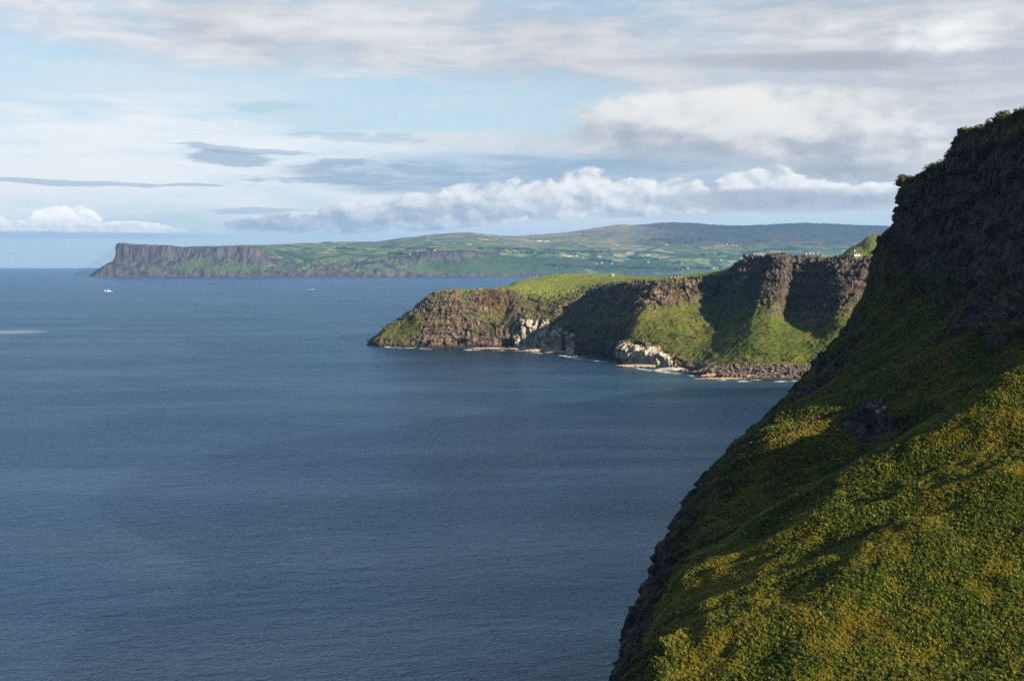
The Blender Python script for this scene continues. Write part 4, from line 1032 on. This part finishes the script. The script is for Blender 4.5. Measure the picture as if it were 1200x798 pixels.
# ------------------------------------------------------------------ trees
M_BARK = simple("bark", (0.05, 0.038, 0.028), 0.9, .1, .3, 2)
M_CROWN = leaf_material("tree_leaf", (0.010, 0.020, 0.006), (0.028, 0.042, 0.010), (0.045, 0.040, 0.012))
def bush_tree(loc, h, w, seed, label):
    r = random.Random(seed); root = empty("bush_tree", loc)
    tv, tf = [], []
    n = 7
    for (bx, by, ex, ey, z0, z1, ra, rb) in ((0, 0, .1, 0, -.4, h * .55, .22, .12), (.05, 0, w * .25, .1, h * .3, h * .7, .1, .05), (.05, 0, -w * .25, -.1, h * .3, h * .72, .1, .05)):
        b = len(tv)
        for k in range(n):
            a = 6.283 * k / n; tv.append((bx + ra * math.cos(a), by + ra * math.sin(a), z0))
        for k in range(n):
            a = 6.283 * k / n; tv.append((ex + rb * math.cos(a), ey + rb * math.sin(a), z1))
        for k in range(n): tf.append((b + k, b + (k + 1) % n, b + n + (k + 1) % n, b + n + k))
    link("trunk", pymesh("trunk", tv, tf, M_BARK), root)
    vs, fs = [], []
    lobes = [(r.uniform(-.3, .3) * w, r.uniform(-.3, .3) * w, h * r.uniform(.42, .78), r.uniform(.22, .36) * w) for _ in range(8)]
    for k in range(900):
        lx, ly, lz, lr = lobes[k % 8]
        a, u = r.uniform(0, 6.283), r.uniform(-1, 1); q = math.sqrt(1 - u * u); rr = lr * r.uniform(.55, 1.1)
        c = (lx + rr * q * math.cos(a), ly + rr * q * math.sin(a), lz + rr * u * .75)
        s_ = r.uniform(.12, .26); t = [r.uniform(-1, 1) for _ in range(6)]; b = len(vs)
        vs += [(c[0] - t[0] * s_, c[1] - t[1] * s_, c[2] - t[2] * s_), (c[0] + t[3] * s_, c[1] + t[4] * s_, c[2] + t[5] * s_), (c[0] + t[0] * s_, c[1] + t[1] * s_, c[2] + t[2] * s_)]
        fs.append((b, b + 1, b + 2))
    link("crown", pymesh("crown", vs, fs, M_CROWN), root)
    tag(root, label, "tree", "bushy trees on the cliff top")
bush_tree(W(929.2, 304.4, 1330), 4.2, 4.2, 1, "smaller round dark tree on the cliff top left of the cottages")
bush_tree(W(940.6, 304.2, 1345), 6.2, 6.0, 2, "larger dark reddish tree on the cliff top beside the cottages")
def far_trees():
    """hedgerow trees and copses of the far valley: one mass, a pixel or two each"""
    r = np.random.default_rng(8); v, f = ICO1; V, Fc = [], []; n = 0
    strips = [((598, 292.6), (626, 292.2), 60), ((634, 296), (655, 297), 50), ((640, 292.6), (672, 294.6), 70), ((672, 294.8), (715, 295.2), 90), ((600, 296.5), (625, 296), 40), ((760, 281.5), (830, 281), 110),
              ((780, 284.4), (812, 284.8), 50), ((690, 304), (716, 306), 60), ((800, 313.4), (840, 313.8), 70), ((880, 281.6), (900, 282.4), 50), ((870, 296), (895, 294.8), 50), ((895, 293), (935, 292), 80),
              ((720, 312), (800, 316), 130), ((640, 310), (720, 314), 120), ((735, 302), (770, 303.5), 50), ((788, 308.6), (796, 308.8), 20), ((820, 299), (850, 297.5), 40), ((940, 287), (985, 284.6), 60), ((455, 296.5), (478, 297.2), 40),
              ((500, 291.6), (508, 292.4), 20), ((395, 290.6), (430, 293.4), 50), ((560, 291), (590, 292), 40)]
    for (a, b, c) in strips:
        for k in range(c):
            t = r.random(); px = a[0] + (b[0] - a[0]) * t + r.normal(0, .4); py = a[1] + (b[1] - a[1]) * t + r.normal(0, .3)
            x, y, z = FG.at(px, py, 1.2)
            s = r.uniform(5, 10)
            q = v * (1 + r.normal(0, .18, (len(v), 1))) * s * np.array([1.1, 1.1, .95])
            V.append(q + (x + r.normal(0, 4), y + r.normal(0, 30), z + s * .5)); Fc.append(f + n); n += len(v)
    m = leaf_material("far_tree_leaf", (0.010, 0.020, 0.008), (0.022, 0.034, 0.012), (0.03, 0.04, 0.015))
    link("hedgerow_trees", mesh_from("hedgerow_trees", np.concatenate(V), np.concatenate(Fc), m), kind='stuff', label="dark hedgerow trees and copses between the far fields")
far_trees()

# ------------------------------------------------------------------ sheep on the headland
M_WOOL = simple("wool", (0.62, 0.59, 0.52), 0.95, .05, .12, 6); M_FACE = simple("sheep_face", (0.05, 0.045, 0.04), 0.8, .1, .1, 6)
def sheep_mesh():
    v, f = ICO4 if False else ico(3)
    q = v * (1 + fbm(v[:, 0] * 5, v[:, 1] * 5, v[:, 2] * 5, 2, 5)[:, None] * .12) * np.array([.62, .34, .36]) + np.array([0, 0, .72])
    return mesh_from("fleece", q, f, M_WOOL, True)
def sheep():
    root = empty("sheep", (0, 0, 0)); link("fleece", sheep_mesh(), root)
    v, f = ico(2); link("head", mesh_from("head", v * np.array([.2, .11, .13]) + np.array([.74, 0, .86]), f, M_FACE, True), root)
    for sx in (-.36, .36):
        for sy in (-.16, .16):
            lv, lf = [], []; box(lv, lf, sx - .05, sx + .05, sy - .05, sy + .05, -.05, .5); link("leg", pymesh("leg", lv, lf, M_FACE), root)
    return root
s0 = None
for i, (px, py, rz) in enumerate(((629.0, 322.6, .4), (625.4, 323.1, 2.5), (787, 325.4, .2), (791, 325.2, 2.9), (795, 325.0, 1.0), (799, 325.0, .1))):
    s_ = sheep() if s0 is None else copy_tree(s0)
    s0 = s0 or s_
    s_.location = HG.at(px, py); s_.rotation_euler = (0, 0, rz)
    tag(s_, ("white sheep standing on the brow of the headland", "white sheep left of another on the brow of the headland", "leftmost sheep of the row grazing on the cliff top", "second sheep from the left in the row on the cliff top",
             "third sheep from the left in the row on the cliff top", "rightmost sheep of the row grazing on the cliff top")[i], "sheep", "sheep on the headland")

# ------------------------------------------------------------------ boats
M_HULL = simple("white_hull_paint", (0.45, 0.46, 0.47), 0.35, .5, .05, 1); M_BOOT = simple("dark_blue_hull_paint", (0.02, 0.035, 0.08), 0.4, .4, .1, 1)
M_DECK = simple("grey_deck", (0.25, 0.26, 0.27), 0.7, .2, .1, 2); M_FOAM = simple("sea_foam", (0.66, 0.70, 0.72), 0.9, .1, .15, .5); M_STEEL = simple("mast_steel", (0.35, 0.36, 0.38), 0.4, .5, .05, 2)
def hull(L, B, free, name, mat, z0, z1, flare=0.0):
    secs = [(-.5, .86), (-.3, .98), (0, 1), (.2, .92), (.36, .62), (.46, .26), (.5, .03)]
    vs, fs = [], []
    for t, w in secs:
        sh = max(0, t - .05) ** 2 * 2.2 * free
        for s_ in (-1, 1):
            vs += [(t * L, s_ * w * B / 2 * .72, z0), (t * L * (1.0 + .04 * (t > .3)), s_ * w * B / 2, z1 + sh * (z1 > .8))]
    n = len(secs)
    for i in range(n - 1):
        a, b = 4 * i, 4 * (i + 1)
        fs += [(a, a + 1, b + 1, b), (b + 2, b + 3, a + 3, a + 2), (a, b, b + 2, a + 2), (a + 1, a + 3, b + 3, b + 1)]
    fs.append((0, 2, 3, 1)); e = 4 * (n - 1); fs.append((e, e + 1, e + 3, e + 2))
    return pymesh(name, vs, fs, mat)
def boat(name, L, loc, rz, label, cabin=True):
    root = empty(name, loc, rz); B = L * .3; fr = L * .1
    link("hull", hull(L, B, fr, "hull", M_HULL, .35, fr), root)
    link("boot_stripe", hull(L * .985, B * .97, fr, "boot_stripe", M_BOOT, -.5, .36), root)
    wv, wf = [], []; x0, x1 = (.02 * L, .24 * L) if cabin else (-.1 * L, .12 * L)
    wh = fr + L * .17
    box(wv, wf, x0, x1, -B * .3, B * .3, fr * .9, wh)
    w = link("wheelhouse", pymesh("wheelhouse", wv, wf, M_HULL), root)
    gv, gf = [], []; box(gv, gf, x0 - .04, x1 + .06, -B * .3 - .03, B * .3 + .03, wh - L * .07, wh - L * .025)
    link("window", pymesh("window", gv, gf, M_GLASS), w)
    rv, rf = [], []; box(rv, rf, x0 - .3, x1 + .4, -B * .34, B * .34, wh + .002, wh + .15)
    link("wheelhouse_roof", pymesh("wheelhouse_roof", rv, rf, M_HULL), w)
    mv, mf = [], []; box(mv, mf, x0 - .1, x0 + .1, -.08, .08, wh + .15, wh + L * .2); box(mv, mf, x0 - .06, x0 + .06, -B * .2, B * .2, wh + L * .12, wh + L * .12 + .12)
    link("mast", pymesh("mast", mv, mf, M_STEEL), root)
    if cabin:
        av, af = [], []; box(av, af, -.44 * L, -.38 * L, -B * .34, -B * .28, fr * .9, fr + L * .16); box(av, af, -.44 * L, -.38 * L, B * .28, B * .34, fr * .9, fr + L * .16); box(av, af, -.445 * L, -.375 * L, -B * .36, B * .36, fr + L * .16, fr + L * .19)
        link("gantry", pymesh("gantry", av, af, M_HULL), root)
    dv, df = [], []; box(dv, df, -.42 * L, -.02 * L, -B * .4, B * .4, fr * .9, fr + .06); link("deck", pymesh("deck", dv, df, M_DECK), root)
    return tag(root, label, "boat", "boats on the open water")
def wake(name, loc, rz, L, wdt, label, bow=0.0):
    r = np.random.default_rng(3); vs, fs = [], []
    for k in range(260):
        t = r.random() ** 1.5; side = r.choice((-1, 1)); x = bow - t * L; y = side * (wdt * .2 + wdt * t) * r.uniform(.3, 1.0)
        s = r.uniform(.3, 1.3) * (1.2 - t); b = len(vs); h = r.uniform(.1, .5) * (1 - t) + .05
        vs += [(x - s * 2, y - s * .5, .02), (x + s, y - s * .6, .02), (x + s * 1.5, y + s * .6, .02), (x - s, y + s * .5, .02), (x, y, h)]
        fs += [(b, b + 1, b + 4), (b + 1, b + 2, b + 4), (b + 2, b + 3, b + 4), (b + 3, b, b + 4)]
    o = link(name, pymesh(name, vs, fs, M_FOAM), kind='stuff', label=label); o.location = loc; o.rotation_euler = (0, 0, rz)
Yb = 150000 / (341.6 - HOR)
boat("fishing_boat", 21.0, ((126.2 - CXP) * Yb / F, Yb, 0), R(8), "larger white fishing boat with a wheelhouse left of the far headland waters")
wake("bow_wave", ((128.5 - CXP) * Yb / F, Yb - 4, 0.0), R(8), 34, 5.0, "white water thrown up along the larger boat", 12)
Yc = 150000 / (339.6 - HOR)
boat("motor_boat", 9.5, ((366.8 - CXP) * Yc / F, Yc, 0), R(-6), "small white motor boat leaving a foam trail to its left", False)
wake("boat_wake", ((365.6 - CXP) * Yc / F, Yc, 0.0), R(-6), 26, 2.4, "thin foam trail behind the small motor boat", 3)

# ------------------------------------------------------------------ haze
def make_haze():
    m, g = material("haze_air")
    v = g.node('ShaderNodeVolumePrincipled')
    v.inputs['Color'].default_value = (0.26, 0.55, 1.0, 1); v.inputs['Density'].default_value = 3.3e-5; v.inputs['Anisotropy'].default_value = 0.2
    o = g.node('ShaderNodeOutputMaterial'); g.nt.links.new(v.outputs[0], o.inputs['Volume'])
    H, z0, z1 = 25600.0, -6.0, 640.0
    vv = [(sx * H, sy * H, z) for z in (z0, z1) for sx, sy in ((-1, -1), (1, -1), (1, 1), (-1, 1))]
    ff = [(0, 3, 2, 1), (4, 5, 6, 7), (0, 1, 5, 4), (1, 2, 6, 5), (2, 3, 7, 6), (3, 0, 4, 7)]
    link("haze", mesh_from("haze", vv, ff, m), kind='stuff', label="thin blue sea haze over the whole coast")
make_haze()
